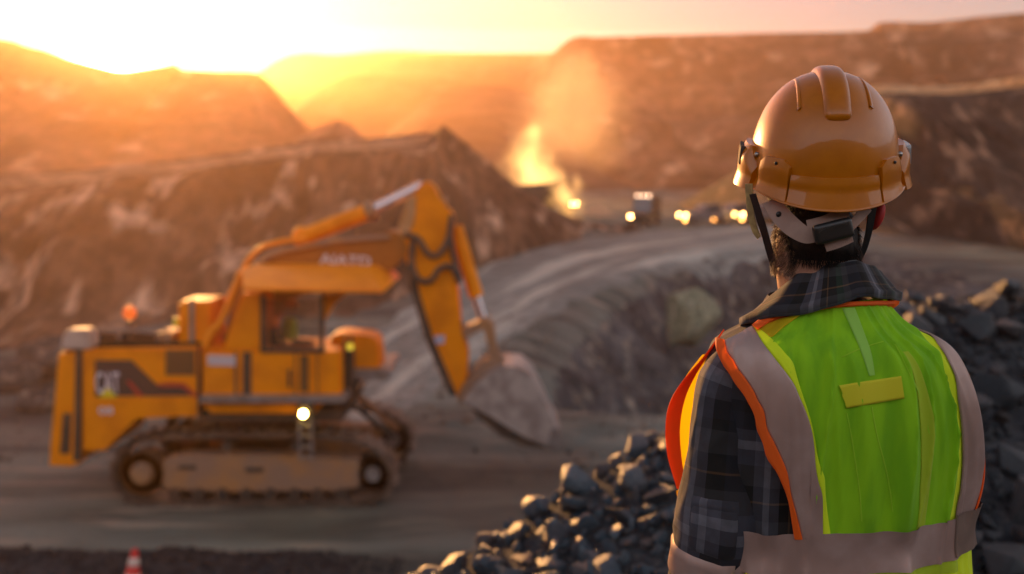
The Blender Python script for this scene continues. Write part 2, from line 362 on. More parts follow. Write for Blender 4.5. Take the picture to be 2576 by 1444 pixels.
# ------------------------------------------------------------------ the man in the hard hat
PX, PY, PZ, PYAW = 0.535, 1.62, 4.74, R(5)
man = empty('person', (PX, PY, PZ), PYAW, 'man seen from behind in orange hard hat and lime hi-vis vest over plaid shirt', 'person')
PM = Matrix.Translation((PX, PY, PZ)) @ Matrix.Rotation(PYAW, 4, 'Z'); PMI = PM.inverted()
def pl(px, py, Y): return PMI @ at(px, py, Y)

m_skin, nt, b = nmat('skin')
nt.links.new(mixc(nt, ramp(nt, noise(nt, 90, 4), .35, .65), (0.42, 0.21, 0.13), (0.34, 0.155, 0.095)), b.inputs['Base Color'])
b.inputs['Roughness'].default_value = 0.5; b.inputs['Subsurface Weight'].default_value = 0.12; b.inputs['Subsurface Radius'].default_value = (0.01, 0.004, 0.002); b.inputs['Subsurface Scale'].default_value = 1.0
bump(nt, b, noise(nt, 400, 3), 0.2, 0.001)
m_hair = M('dark_hair', (0.007, 0.0045, 0.0035), 0.6, (0.014, 0.008, 0.005), 60, spec=0.2)
m_beard = M('short_beard', (0.13, 0.042, 0.012), 0.5, (0.07, 0.024, 0.008), 60)
m_trouser = M('dark_trousers', (0.03, 0.033, 0.045), 0.85, (0.02, 0.022, 0.03), 30, bmp=0.4, bdist=0.002, bscale=500)
m_boot = M('boot_leather', (0.07, 0.04, 0.02), 0.55, (0.12, 0.08, 0.05), 20, bmp=0.3, bdist=0.002)

def skin_figure(verts, edges, root=0, sub=2):
    me = bpy.data.meshes.new('tmp'); me.from_pydata([v[:3] for v in verts], edges, [])
    o = bpy.data.objects.new('tmp', me); col.objects.link(o)
    sm = o.modifiers.new('s', 'SKIN'); sm.use_smooth_shade = True
    for i, v in enumerate(verts):
        sv = me.skin_vertices[0].data[i]; sv.radius = (v[3], v[4] if len(v) > 4 else v[3]); sv.use_root = (i == root)
    ss = o.modifiers.new('u', 'SUBSURF'); ss.levels = sub; ss.render_levels = sub
    dg = bpy.context.evaluated_depsgraph_get(); me2 = bpy.data.meshes.new_from_object(o.evaluated_get(dg))
    bpy.data.objects.remove(o); return me2
def biggest(me):
    bm = bmesh.new(); bm.from_mesh(me); bm.verts.ensure_lookup_table(); seen = np.zeros(len(bm.verts), int); k = 0; sizes = [0]
    for v in bm.verts:
        if seen[v.index]: continue
        k += 1; st = [v]; seen[v.index] = k; c = 0
        while st:
            q = st.pop(); c += 1
            for e in q.link_edges:
                w = e.other_vert(q)
                if not seen[w.index]: seen[w.index] = k; st.append(w)
        sizes.append(c)
    b_ = int(np.argmax(sizes)); bmesh.ops.delete(bm, geom=[v for v in bm.verts if seen[v.index] != b_], context='VERTS'); bm.to_mesh(me); bm.free(); return me
def remeshed(name, meshes, voxel, smooth_it, mat, parent):
    bm = bmesh.new()
    for me in meshes: bm.from_mesh(me)
    me = bpy.data.meshes.new('tmp2'); bm.to_mesh(me); bm.free()
    o = bpy.data.objects.new('tmp2', me); col.objects.link(o)
    r_ = o.modifiers.new('r', 'REMESH'); r_.mode = 'VOXEL'; r_.voxel_size = voxel; r_.use_smooth_shade = True
    s_ = o.modifiers.new('s', 'SMOOTH'); s_.iterations = smooth_it; s_.factor = 0.5
    dg = bpy.context.evaluated_depsgraph_get(); me2 = bpy.data.meshes.new_from_object(o.evaluated_get(dg))
    bpy.data.objects.remove(o); me2 = biggest(me2); me2.materials.clear(); me2.materials.append(mat); me2.name = name
    me2.polygons.foreach_set('use_smooth', [True] * len(me2.polygons))
    o = bpy.data.objects.new(name, me2); col.objects.link(o); o.parent = parent; return o
def ell(c, r, rot=None):
    bm = bmesh.new(); bmesh.ops.create_uvsphere(bm, u_segments=32, v_segments=20, radius=1)
    mt = Matrix.Translation(c) @ (rot or Matrix()) @ Matrix.Diagonal((*r, 1))
    bm.transform(mt); me = bpy.data.meshes.new('e'); bm.to_mesh(me); bm.free(); return me
def hand_chains(wrist, d, up, side, s=1.0, curl=0.5):
    """verts/edges for a hand: d finger direction, up = back of hand, side = towards the thumb"""
    d, up, side = Vector(d).normalized(), Vector(up).normalized(), Vector(side).normalized(); w = Vector(wrist)
    figs = []
    figs.append(([(*w, .026, .02), (*(w + d * .045 * s), .036, .017), (*(w + d * .09 * s), .038, .015)], [(0, 1), (1, 2)]))
    for k, (off, ln) in enumerate(((.03, .072), (.01, .082), (-.01, .076), (-.029, .06))):
        p = w + d * .075 * s + side * off; c = curl * (1 + .12 * k); vs = [(*p, .010)]; ang = 0.15
        for seg in (.42, .33, .25):
            p = p + (d * math.cos(ang) - up * math.sin(ang)) * ln * s * seg * 1.25; ang += c; vs.append((*p, .0088 - .001 * len(vs) * .6))
        figs.append((vs, [(0, 1), (1, 2), (2, 3)]))
    p = w + d * .03 * s + side * .022; vs = [(*p, .014)]
    for dd, l_, r_ in ((side * .8 + d * .6, .032, .0115), (d * .9 + side * .35 - up * .2, .032, .010), (d + side * 0 - up * .35, .024, .008)):
        p = p + dd.normalized() * l_ * s; vs.append((*p, r_))
    figs.append((vs, [(0, 1), (1, 2), (2, 3)])); return figs

NX, NY = -0.034, 0.02                    # where the neck stands
HC = Vector((-0.038, 0.035, 1.685)); HYAW = R(-12.5)
HR = Matrix.Rotation(HYAW, 4, 'Z'); HM = Matrix.Translation(HC) @ HR
def hd(x, y, z): return HM @ Vector((x, y, z))
EL, WL, HL = (-.190, -.015, 1.09), (-.195, .06, .855), (-.185, .10, .79)
ER, WR_, HRt = (.175, .11, 1.12), (.11, .29, 1.06), (.08, .36, 1.07)
bodyv = [(0, .01, .97, .145, .105), (0, .0, 1.10, .135, .10), (0, -.01, 1.25, .15, .108), (-.005, -.01, 1.36, .13, .10), (NX * .7, 0, 1.44, .068), (NX, NY * .7, 1.52, .057), (HC.x, HC.y - .01, 1.60, .055),
         (-.14, -.005, 1.365, .062), (-.172, -.01, 1.335, .053), (*EL, .043), (*WL, .027),
         (.12, -.005, 1.365, .058), (.145, .02, 1.335, .052), (*ER, .043), (*WR_, .027),
         (-.10, .01, .88, .085), (-.105, .03, .50, .058), (-.115, .0, .10, .04), (-.118, .03, .05, .04), (-.125, .13, .035, .035),
         (.10, .01, .88, .085), (.105, .03, .50, .058), (.115, .0, .10, .04), (.118, .03, .05, .04), (.125, .13, .035, .035)]
bodye = [(0, 1), (1, 2), (2, 3), (3, 4), (4, 5), (5, 6), (3, 7), (7, 8), (8, 9), (9, 10), (3, 11), (11, 12), (12, 13), (13, 14), (0, 15), (15, 16), (16, 17), (17, 18), (18, 19), (0, 20), (20, 21), (21, 22), (22, 23), (23, 24)]
parts = [skin_figure(bodyv, bodye)]
for w_, d_, u_, s_ in ((WL, Vector(HL) - Vector(WL), (-1, -.2, 0), (.1, 1, .3)), (WR_, Vector(HRt) - Vector(WR_), (.4, .1, 1), (-.5, .5, .2))):
    for vs, es in hand_chains(w_, d_, u_, s_): parts.append(skin_figure(vs, es, sub=1))
cyl = lambda p, q, r0, r1: skin_figure([(*p, r0), (*((Vector(p) + Vector(q)) / 2), (r0 + r1) / 2), (*q, r1)], [(0, 1), (1, 2)])
parts += [cyl((NX * .8, .0, 1.40), tuple(hd(0, -.02, -.06)), .070, .072)]
parts += [ell(hd(0, -.005, .015), (.086, .098, .105), HR), ell(hd(0, .04, -.06), (.056, .066, .058), HR), ell(hd(0, .065, -.095), (.03, .03, .022), HR),
          ell(hd(0, -.05, -.02), (.076, .054, .066), HR), ell(hd(0, .105, -.02), (.012, .02, .02), HR), ell(hd(0, .10, .0), (.008, .016, .03), HR),
          ell(hd(-.032, .088, .018), (.02, .012, .01), HR), ell(hd(.032, .088, .018), (.02, .012, .01), HR), ell(hd(0, .1, -.055), (.022, .012, .007), HR)]
for sx in (-1, 1):
    er = Matrix.Rotation(R(22) * sx, 4, 'Z')
    parts += [ell(hd(.086 * sx, .0, -.012), (.008, .018, .03), HR @ er), ell(hd(.092 * sx, -.012, -.006), (.005, .010, .030), HR @ er), ell(hd(.083 * sx, .006, -.036), (.006, .01, .012), HR @ er)]
body = remeshed('body', parts, 0.0045, 4, m_skin, man)
for sx in (-1, 1):
    bm = bmesh.new(); bmesh.ops.create_uvsphere(bm, u_segments=16, v_segments=10, radius=.011); bm.transform(Matrix.Translation(hd(.032 * sx, .088, .012)))
    bm_obj('eye', bm, M('eye', (.7, .68, .65), .2), man, smooth=True)

# ---- clothing surfaces: rings round the trunk, theta from the middle of the back, + to the man's right
ZT = [0.60, 0.80, 0.95, 1.02, 1.05, 1.09, 1.14, 1.20, 1.26, 1.31, 1.35, 1.38, 1.40, 1.42, 1.44, 1.46, 1.48]
AR = [.215, .228, .232, .228, .226, .230, .234, .230, .214, .190, .164, .140, .122, .106, .094, .086, .082]
AL = [.215, .225, .228, .224, .222, .223, .225, .226, .225, .221, .214, .203, .182, .146, .118, .098, .088]
BB = [.150, .147, .144, .140, .139, .141, .146, .152, .155, .153, .146, .137, .128, .117, .106, .096, .088]
BF = [.150, .155, .155, .150, .148, .150, .156, .160, .160, .152, .140, .126, .115, .104, .095, .090, .088]
CXs = [0, 0, 0, 0, 0, 0, 0, 0, 0, 0, -.002, -.006, -.010, -.014, -.018, -.022, -.024]
ZTs = np.array(ZT)
def smooth_i(z, tab): return float(cat_i(z, tab))
def cat_i(z, tab):
    z = min(max(z, ZT[0]), ZT[-1]); i = int(np.searchsorted(ZTs, z) - 1); i = min(max(i, 0), len(ZT) - 2)
    t = (z - ZT[i]) / (ZT[i + 1] - ZT[i]); p0, p1, p2, p3 = tab[max(i - 1, 0)], tab[i], tab[i + 1], tab[min(i + 2, len(ZT) - 1)]
    h0, h1 = ZT[i + 1] - ZT[i], 1
    m1 = (p2 - p0) / (ZT[i + 1] - ZT[max(i - 1, 0)]) * h0; m2 = (p3 - p1) / (ZT[min(i + 2, len(ZT) - 1)] - ZT[i]) * h0
    return (2 * t ** 3 - 3 * t * t + 1) * p1 + (t ** 3 - 2 * t * t + t) * m1 + (-2 * t ** 3 + 3 * t * t) * p2 + (t ** 3 - t * t) * m2
EXP = 2.5
def S0(th, z):
    s, c = math.sin(th), math.cos(th)
    a = cat_i(z, AR) if s > 0 else cat_i(z, AL); b_ = cat_i(z, BB) if c > 0 else cat_i(z, BF)
    x = cat_i(z, CXs) + a * math.copysign(abs(s) ** (2 / EXP), s); y = -b_ * math.copysign(abs(c) ** (2 / EXP), c)
    return Vector((x, y + 0.012 - 0.0, z))
WT, WZ = np.linspace(-math.pi, math.pi, 361), np.linspace(.55, 1.5, 240)
_t, _z = np.meshgrid(WT, WZ)
_k = 0.017 * fbm(_t * 2.4 + 0.5 * _z, _z * 2.0, oct=3, seed=101) + 0.005 * fbm(_t * 9 + 1.1 * _z, _z * 2.6, oct=2, seed=103)
_k = _k + 0.012 * (1 - np.abs(vnoise(_t * 4.6 - _z * 1.9, _z * 1.2, seed=107))) ** 5 + 0.006 * (1 - np.abs(vnoise(_t * 7 + _z * 3, _z * 1.6, seed=117))) ** 5
_k = _k + 0.004 * fbm(_t * 6, _z * 16, oct=2, seed=109) * sstep(1.16, 1.09, _z)
WRK = _k * (0.25 + 0.75 * sstep(1.47, 1.36, _z)) * (1 - 0.75 * np.exp(-((_z - 1.055) / .035) ** 2))
def wrinkle(th, z):
    a_ = (th + math.pi) / (2 * math.pi) * 360 % 360; i = int(a_); f = a_ - i; c_ = min(max((z - .55) / .95 * 239, 0), 238.99); j = int(c_); g = c_ - j
    return float((WRK[j, i] * (1 - f) + WRK[j, i + 1] * f) * (1 - g) + (WRK[j + 1, i] * (1 - f) + WRK[j + 1, i + 1] * f) * g)
def S(th, z, off=0.0, wr=1.0):
    p = S0(th, z); e = 1e-3
    t1 = S0(th + e, z) - S0(th - e, z); t2 = S0(th, z + e) - S0(th, z - e); n = t1.cross(t2)
    if n.length < 1e-12: n = Vector((p.x, p.y, 0))
    n.normalize()
    if n.x * p.x + n.y * p.y < 0: n = -n
    p = p + n * (off + wr * wrinkle(th, z)); g = float(1 - sstep(1.33, 1.43, z)); p.z += g * (.024 + .035 * p.x); return p

def fabric(name, c, rough=0.75, trans=0.35, c2=None, weave=900, tc_=None, wstr=0.35):
    m, nt, b = nmat(name); b.inputs['Base Color'].default_value = (*c, 1); b.inputs['Roughness'].default_value = rough
    b.inputs['Specular IOR Level'].default_value = 0.3; b.inputs['Sheen Weight'].default_value = 0.08
    if c2: nt.links.new(mixc(nt, ramp(nt, noise(nt, 14, 4, stretch=(2.2, 2.2, .35)), .36, .66), c, c2), b.inputs['Base Color'])
    bump(nt, b, noise(nt, weave, 2), wstr, 0.0006)
    tr = nt.nodes.new('ShaderNodeBsdfTranslucent'); tr.inputs[0].default_value = (*(tc_ or c), 1)
    mx = nt.nodes.new('ShaderNodeMixShader'); mx.inputs[0].default_value = trans
    nt.links.new(b.outputs[0], mx.inputs[1]); nt.links.new(tr.outputs[0], mx.inputs[2])
    nt.links.new(mx.outputs[0], nt.nodes['Material Output'].inputs['Surface']); return m
m_mesh = fabric('vest_green_mesh', (0.32, 0.70, 0.008), 0.8, 0.25, (0.21, 0.54, 0.008), 700)
m_lime = fabric('vest_lime', (0.80, 1.0, 0.02), 0.75, 0.25)
m_pale = fabric('vest_pale_green', (0.50, 0.66, 0.03), 0.75, 0.3)
m_yel = fabric('vest_yellow', (0.85, 0.62, 0.01), 0.7, 0.55, tc_=(0.95, 0.62, 0.01))
m_ora = fabric('vest_orange_trim', (1.0, 0.15, 0.012), 0.65, 0.35)
m_refl, nt, b = nmat('reflective_tape')
nt.links.new(mixc(nt, ramp(nt, noise(nt, 9, 4), .35, .65), (0.42, 0.30, 0.265), (0.33, 0.215, 0.18)), b.inputs['Base Color'])
b.inputs['Roughness'].default_value = 0.42; b.inputs['Metallic'].default_value = 0.25; bump(nt, b, noise(nt, 1200, 2), 0.35, 0.0004)

def strip_on(f0, f1, v0, v1, nu, nv, off, mat, name, parent, thick=0.0014, byz=True):
    """a band on the vest: for v in v0..v1 (z), theta from f0(v) to f1(v); edges folded down to the cloth"""
    V = []; cols_ = nu + 2
    for i in range(nv):
        z = v0 + (v1 - v0) * i / (nv - 1); a_, b_ = f0(z), f1(z)
        for j in range(cols_):
            jj = min(max(j - 1, 0), nu - 1); t = a_ + (b_ - a_) * jj / (nu - 1)
            V.append(S(t, z, off - (thick * 2 if j in (0, cols_ - 1) else 0)))
    return mesh_obj(name, V, grid_faces(nv, cols_), mat, parent)
lin = lambda *kv: (lambda z: float(np.interp(z, [k for k, _ in kv], [R(v) for _, v in kv])))
OUT_L = lin((1.0, 28), (1.10, 29), (1.16, 34), (1.23, 42), (1.28, 50), (1.33, 59), (1.37, 71), (1.39, 83), (1.40, 90))
IN_L = lin((1.0, 18), (1.10, 18.5), (1.20, 23.5), (1.28, 31), (1.33, 39), (1.36, 46), (1.385, 55), (1.40, 65), (1.42, 78))
OUT_R = lin((1.0, 58), (1.10, 59), (1.20, 62), (1.28, 66), (1.34, 74), (1.385, 86), (1.40, 90))
IN_R = lin((1.0, 42), (1.10, 42), (1.20, 42.5), (1.28, 45), (1.33, 49), (1.37, 55), (1.395, 62), (1.42, 70))
TH_FRONT = lin((1.0, 140), (1.10, 135), (1.20, 130), (1.28, 122), (1.34, 112), (1.385, 97), (1.40, 90))
TO = lambda sg: OUT_L if sg < 0 else OUT_R
TI = lambda sg: IN_L if sg < 0 else IN_R
def neck_z(t): return float(np.interp(math.degrees(t), [-180, -112, -100, -80, -60, -40, -20, 0, 25, 50, 80, 100, 112, 180], [1.20, 1.392, 1.395, 1.404, 1.418, 1.432, 1.445, 1.452, 1.456, 1.457, 1.453, 1.45, 1.44, 1.20]))
HOLE_LO = 1.066
def vest_mesh():
    n_th, n_z = 260, 150; V, Fc, MI, idx = [], [], [], {}
    ths = np.linspace(-math.pi, math.pi, n_th, endpoint=False); zs = np.linspace(0.80, 1.465, n_z)
    for i, z in enumerate(zs):
        for j, t in enumerate(ths): V.append(S(t, z, 0.0))
    for i in range(n_z - 1):
        zc = (zs[i] + zs[i + 1]) / 2
        for j in range(n_th):
            t = ths[j] + math.pi / n_th; at_ = abs(t)
            if HOLE_LO < zc < 1.397 and TO(t)(zc) - R(1 if t > 0 else 8) < at_ < TH_FRONT(zc): continue
            if at_ > R(177) or zc > neck_z(t) - .004: continue
            if (t < -R(58) and zc > 1.372) or (t < -R(86) and zc > 1.30) or (t < -R(46) and zc > 1.392): continue
            if -IN_L(zc) + R(9) < t < IN_R(zc) - R(9) and zc > 1.075: continue                     # open front, neckline
            k = 3 if t < -R(86) and zc > 1.30 else 1
            Fc.append((i * n_th + j, i * n_th + (j + 1) % n_th, (i + 1) * n_th + (j + 1) % n_th, (i + 1) * n_th + j)); MI.append(k)
    return mesh_obj('vest', V, Fc, [m_mesh, m_lime, m_pale, m_yel], man, midx=MI)
vest = vest_mesh()
V = []
for i in range(130):
    for j in range(130):
        g = j / 129
        for _ in range(1):
            f = i / 129; z = 1.06 + (1.45 - 1.06) * f; th = -min(IN_L(z) - R(1), R(48)) * (1 - g) + (IN_R(z) - R(5)) * g; z = 1.06 + (min(neck_z(th), 1.456) + .010 - 1.06) * f; th = -min(IN_L(z) - R(1), R(48)) * (1 - g) + (IN_R(z) - R(5)) * g
        V.append(S(th, z, .0022 if 0 < j < 129 else -.001))
mesh_obj('back_panel', V, grid_faces(130, 130), m_mesh, vest)
strip_on(lambda z: R(15.5), lambda z: R(21.5), 1.075, 1.375, 8, 110, 0.0036, m_pale, 'pale_seam', vest, thick=.0008)
for sg in (-1, 1):
    fo = (lambda z, s=sg: s * TO(s)(z)); fi = (lambda z, s=sg: s * TI(s)(z))
    if sg > 0: strip_on(fi, fo, 1.075, 1.400, 24, 150, 0.0046, m_refl, 'reflective_band', vest)
    if sg > 0: strip_on(fi, lambda z, s=sg: s * R(112), 1.399, 1.416, 20, 12, 0.0046, m_refl, 'shoulder_band', vest)
# outlines seen on the cloth are carried onto the vest surface itself
_vs = [S(-math.pi + 2 * math.pi * j / 240, float(z), 0.0) for z in np.linspace(.9, 1.475, 160) for j in range(240)]
VB = BVHTree.FromPolygons(_vs, grid_faces(160, 240, wrap=True)); CAML = PMI @ Vector((0, 0, H))
def proj(px, py, off):
    d = (pl(px, py, 1.0) - CAML).normalized(); h, n, i, t = VB.ray_cast(CAML, d)
    if h is None or n is None:
        best = None
        for t in np.linspace(1.3, 1.95, 66):
            q = CAML + d * t; h2, n2, i2, dd = VB.find_nearest(q)
            if best is None or dd < best[0]: best = (dd, q, n2)
        h, n = best[1], best[2]
    if n.dot(d) > 0: n = -n
    return h + n * off
cx = lambda pts: [(1635.2 + .4774 * a_, 754.7 + .4774 * b_) for a_, b_ in pts]
def panel(A, B, nu, nv, off, mat, name, parent=None, thick=.004, smooth_n=10):
    A_, B_ = cat(cx(A), nv), cat(cx(B), nv); V = []
    for i in range(nv):
        for j in range(nu + 2):
            f = min(max(j - 1, 0), nu - 1) / (nu - 1); p = A_[i] * (1 - f) + B_[i] * f
            V.append(proj(p[0], p[1], off - (thick if j in (0, nu + 1) else 0)))
    for _ in range(smooth_n):
        for i in range(1, nv - 1):
            for j in range(nu + 2):
                k = i * (nu + 2) + j; V[k] = V[k] * .5 + (V[k - nu - 2] + V[k + nu + 2]) * .25
    return mesh_obj(name, V, grid_faces(nv, nu + 2), mat, parent or vest)
TL = [(362, 215), (366, 262), (385, 325), (430, 400), (500, 500), (550, 590), (580, 690), (620, 800), (660, 900), (700, 990), (735, 1090), (765, 1250)]
TR = [(400, 222), (410, 268), (440, 325), (500, 400), (560, 490), (595, 565), (622, 655), (662, 765), (702, 865), (735, 970), (768, 1085), (795, 1250)]
BI = [(545, 149), (572, 200), (625, 268), (682, 335), (742, 425), (800, 532), (840, 652), (865, 762), (882, 860), (890, 960), (897, 1060), (905, 1250)]
LI = [(566, 148), (606, 180), (672, 240), (728, 300), (766, 378), (812, 520), (850, 652), (878, 770), (900, 870), (912, 965), (922, 1060), (948, 1250)]
panel(TR, BI, 20, 90, .0066, m_refl, 'reflective_band')
panel(BI, LI, 5, 90, .0050, m_lime, 'lime_edge', thick=.002)
panel(TL, TR, 6, 90, .0090, m_ora, 'armhole_trim')
panel([(566, 147), (600, 137), (640, 124), (700, 103), (790, 84)], [(606, 180), (630, 196), (648, 203), (700, 150), (790, 88)], 10, 30, .0052, m_yel, 'shoulder_patch', thick=.002)
panel([(545, 148), (620, 98), (700, 64), (850, 32), (1000, 19), (1150, 13), (1250, 14), (1292, 22)], [(556, 160), (640, 120), (720, 92), (850, 62), (1000, 42), (1150, 34), (1250, 35), (1288, 40)], 6, 80, .0085, m_ora, 'neck_trim', thick=.012)
panel([(985, 450), (1150, 424), (1318, 400)], [(1032, 568), (1180, 542), (1335, 515)], 10, 24, .0052, fabric('patch_yellow_green', (0.66, 0.62, 0.02), .6, .15), 'name_patch', thick=.0015)
m_teal = fabric('vest_pale_teal', (0.34, 0.66, 0.10), .8, .25); m_seam = fabric('vest_seam', (0.42, 0.74, 0.03), .8, .3)
panel([(1010, 48), (1060, 160), (1110, 280), (1150, 400)], [(1075, 44), (1120, 160), (1160, 280), (1178, 396)], 6, 40, .0040, m_teal, 'neck_label', thick=.0012)
for pts in ([(1030, 590), (1055, 700), (1080, 860), (1100, 1010), (1110, 1160)], [(1160, 560), (1185, 700), (1225, 850), (1260, 1000), (1275, 1110)], [(1010, 300), (1110, 255), (1225, 220)], [(1290, 230), (1360, 380), (1430, 560), (1470, 700)]):
    panel(pts, [(a_ + 7, b_ + 3) for a_, b_ in pts], 3, 60, .0030, m_seam, 'fold_seam', thick=.001)
strip_on(lambda z: -R(176), lambda z: R(44), 1.020, 1.088, 200, 14, 0.0065, m_refl, 'waist_band', vest)
strip_on(lambda z: R(40), lambda z: R(176), 1.024, 1.094, 120, 14, 0.0095, M('reflective_tape_brown', (0.20, 0.135, 0.105), .45, metal=.2, bmp=.3, bdist=.0004, bscale=1200), 'waist_band', vest)
strip_on(lambda z: -R(2), lambda z: R(44), 1.0, 1.021, 40, 6, 0.004, m_pale, 'hem_strip', vest)
def ribbon(P, W, thick, mat, name, parent, N=None, n=60, closed=False):
    """flat ribbon: centre points P, half-width vectors W, normal from W x tangent"""
    P = cat(P, n); W = cat(W, n); T = np.gradient(P, axis=0); V = []
    for i in range(n):
        nn = np.cross(W[i], T[i]); nn = nn / (np.linalg.norm(nn) + 1e-9) * thick / 2
        for a_, b_ in ((1, 1), (1, -1), (-1, -1), (-1, 1)): V.append(P[i] + W[i] * a_ + nn * b_)
    Fc = grid_faces(n, 4, wrap=True) + [(0, 1, 2, 3), ((n - 1) * 4 + 3, (n - 1) * 4 + 2, (n - 1) * 4 + 1, (n - 1) * 4)]
    o = mesh_obj(name, V, Fc, mat, parent, smooth=False); return o
# orange trim down the armholes (back edge)
for sg in (1,):
    Pt = np.array([tuple(S(sg * (TO(sg)(z) + R(3)), z, .005)) for z in np.linspace(1.085, 1.398, 40)])
    if sg < 0:
        Pt[32:] = cat([tuple(Pt[31]), (-.186, -.082, 1.366), (-.199, -.045, 1.390), (-.206, -.003, 1.404)], 9)[1:]
    for _ in range(6): Pt[1:-1] = (Pt[:-2] + Pt[1:-1] * 2 + Pt[2:]) / 4
    Tt = np.gradient(Pt, axis=0); Wt = []
    for i, z in enumerate(np.linspace(1.085, 1.398, 40)):
        n_ = Vector(S(sg * (TO(sg)(z) + R(3)), z, .02)) - Vector(S(sg * (TO(sg)(z) + R(3)), z, 0)); w_ = n_.cross(Vector(Tt[i])).normalized() * .0095; Wt.append(tuple(w_))
    Wt = np.array(Wt)
    if sg < 0: Wt[33:] = np.array([(-.0035, .003, -.0085)] * 7) * (1 if Wt[20][2] < 0 else -1)
    for _ in range(8): Wt[1:-1] = (Wt[:-2] + Wt[1:-1] * 2 + Wt[2:]) / 4
    ribbon(Pt, Wt, .0022, m_ora, 'armhole_trim', vest, n=120)
# front flap of the vest standing out beyond the left arm, lit through by the sun
outer = [(-.203, .005, 1.400), (-.214, .040, 1.362), (-.232, .075, 1.318), (-.246, .10, 1.272), (-.250, .115, 1.222), (-.245, .118, 1.165), (-.232, .112, 1.105), (-.224, .105, 1.05), (-.226, .10, .98), (-.23, .10, .85)]
inner = [(-.194, .010, 1.392), (-.192, .05, 1.358), (-.185, .10, 1.315), (-.178, .135, 1.28), (-.172, .150, 1.22), (-.172, .158, 1.16), (-.172, .158, 1.10), (-.172, .155, 1.05), (-.172, .155, .98), (-.172, .155, .85)]
O_, I_ = cat(outer, 80), cat(inner, 80); V, MI = [], []
for i in range(9, 80):
    for j in range(12):
        f = j / 11; p = O_[i] * (1 - f) + I_[i] * f; p[1] += .012 * math.sin(f * math.pi) + .004 * math.sin(i * .35 + f * 5) * f; p[0] += .004 * math.sin(i * .22) * f; V.append(p)
fl = mesh_obj('front_flap', V, grid_faces(71, 12), [m_yel], vest)
ribbon([tuple(Vector(p) + Vector((.006, -.004, 0))) for p in outer[:7]], [(.006, -.003, .010), (.008, -.002, .009), (.011, -.002, .007), (.0125, -.002, .003), (.0125, -.002, -.002), (.0125, -.002, -.003), (.009, -.002, -.004)], .002, m_ora, 'armhole_trim', vest, n=70)
ribbon([tuple(Vector(p) + Vector((-.001, -.003, 0))) for p in outer[6:]], [(.003, -.001, 0)] * 4, .003, m_yel, 'flap_piping', vest, n=40)
ribbon([(-.232, .07, 1.105), (-.226, .06, 1.05), (-.226, .055, .98), (-.23, .05, .85)], [(.0022, -.001, 0)] * 4, .003, m_yel, 'flap_piping', vest, n=40)

# ---- plaid shirt
def plaid(name, per=0.23, k=1.0):
    m, nt, b = nmat(name); t = nt.nodes.new('ShaderNodeTexCoord'); sp = nt.nodes.new('ShaderNodeSeparateXYZ'); nt.links.new(t.outputs['UV'], sp.inputs[0])
    def band(sock, stops, off):
        d = nt.nodes.new('ShaderNodeMath'); d.operation = 'MULTIPLY_ADD'; nt.links.new(sock, d.inputs[0]); d.inputs[1].default_value = 1 / per; d.inputs[2].default_value = off
        f = nt.nodes.new('ShaderNodeMath'); f.operation = 'FRACT'; nt.links.new(d.outputs[0], f.inputs[0])
        r = nt.nodes.new('ShaderNodeValToRGB'); r.color_ramp.interpolation = 'CONSTANT'; nt.links.new(f.outputs[0], r.inputs[0])
        cr = r.color_ramp
        for i, (p, c) in enumerate(stops):
            e = cr.elements[i] if i < 2 else cr.elements.new(p)
            e.position = p; e.color = (*[x * k for x in c], 1)
        return r.outputs[0]
    nv, bk, sl, sk, br, gn, gy = (.013, .014, .022), (.005, .005, .005), (.060, .060, .078), (.17, .17, .20), (.11, .055, .02), (.012, .03, .018), (.035, .034, .036)
    u = band(sp.outputs['X'], [(0, nv), (.20, bk), (.34, sl), (.44, sk), (.50, sl), (.58, bk), (.66, br), (.675, bk), (.80, gn), (.90, gy)], .1)
    v = band(sp.outputs['Y'], [(0, gy), (.16, bk), (.28, br), (.295, bk), (.40, gy), (.55, sl), (.66, sk), (.72, sl), (.80, nv), (.92, bk)], .38)
    c_ = mixc(nt, .5, u, v); c_ = mixc(nt, ramp(nt, noise(nt, 40, 4), .3, .7), c_, mixc(nt, .35, c_, (.02, .015, .012)))
    nt.links.new(c_, b.inputs['Base Color']); b.inputs['Roughness'].default_value = .85; b.inputs['Specular IOR Level'].default_value = .25
    b.inputs['Sheen Weight'].default_value = .15; b.inputs['Sheen Roughness'].default_value = .4
    bump(nt, b, noise(nt, 900, 2), .4, .0005); return m
m_plaid = plaid('plaid_flannel'); m_collar = plaid('plaid_collar', .085, 1.3)
V, UV = [], []
zs = np.linspace(.78, 1.465, 60)
for z in zs:
    for j in range(97):
        t = -math.pi + 2 * math.pi * j / 96; V.append(S(t, float(z), -.012, 0.4)); UV.append((t * .22, z))
shirt = mesh_obj('shirt', V, grid_faces(60, 97), m_plaid, man, uvs=UV)
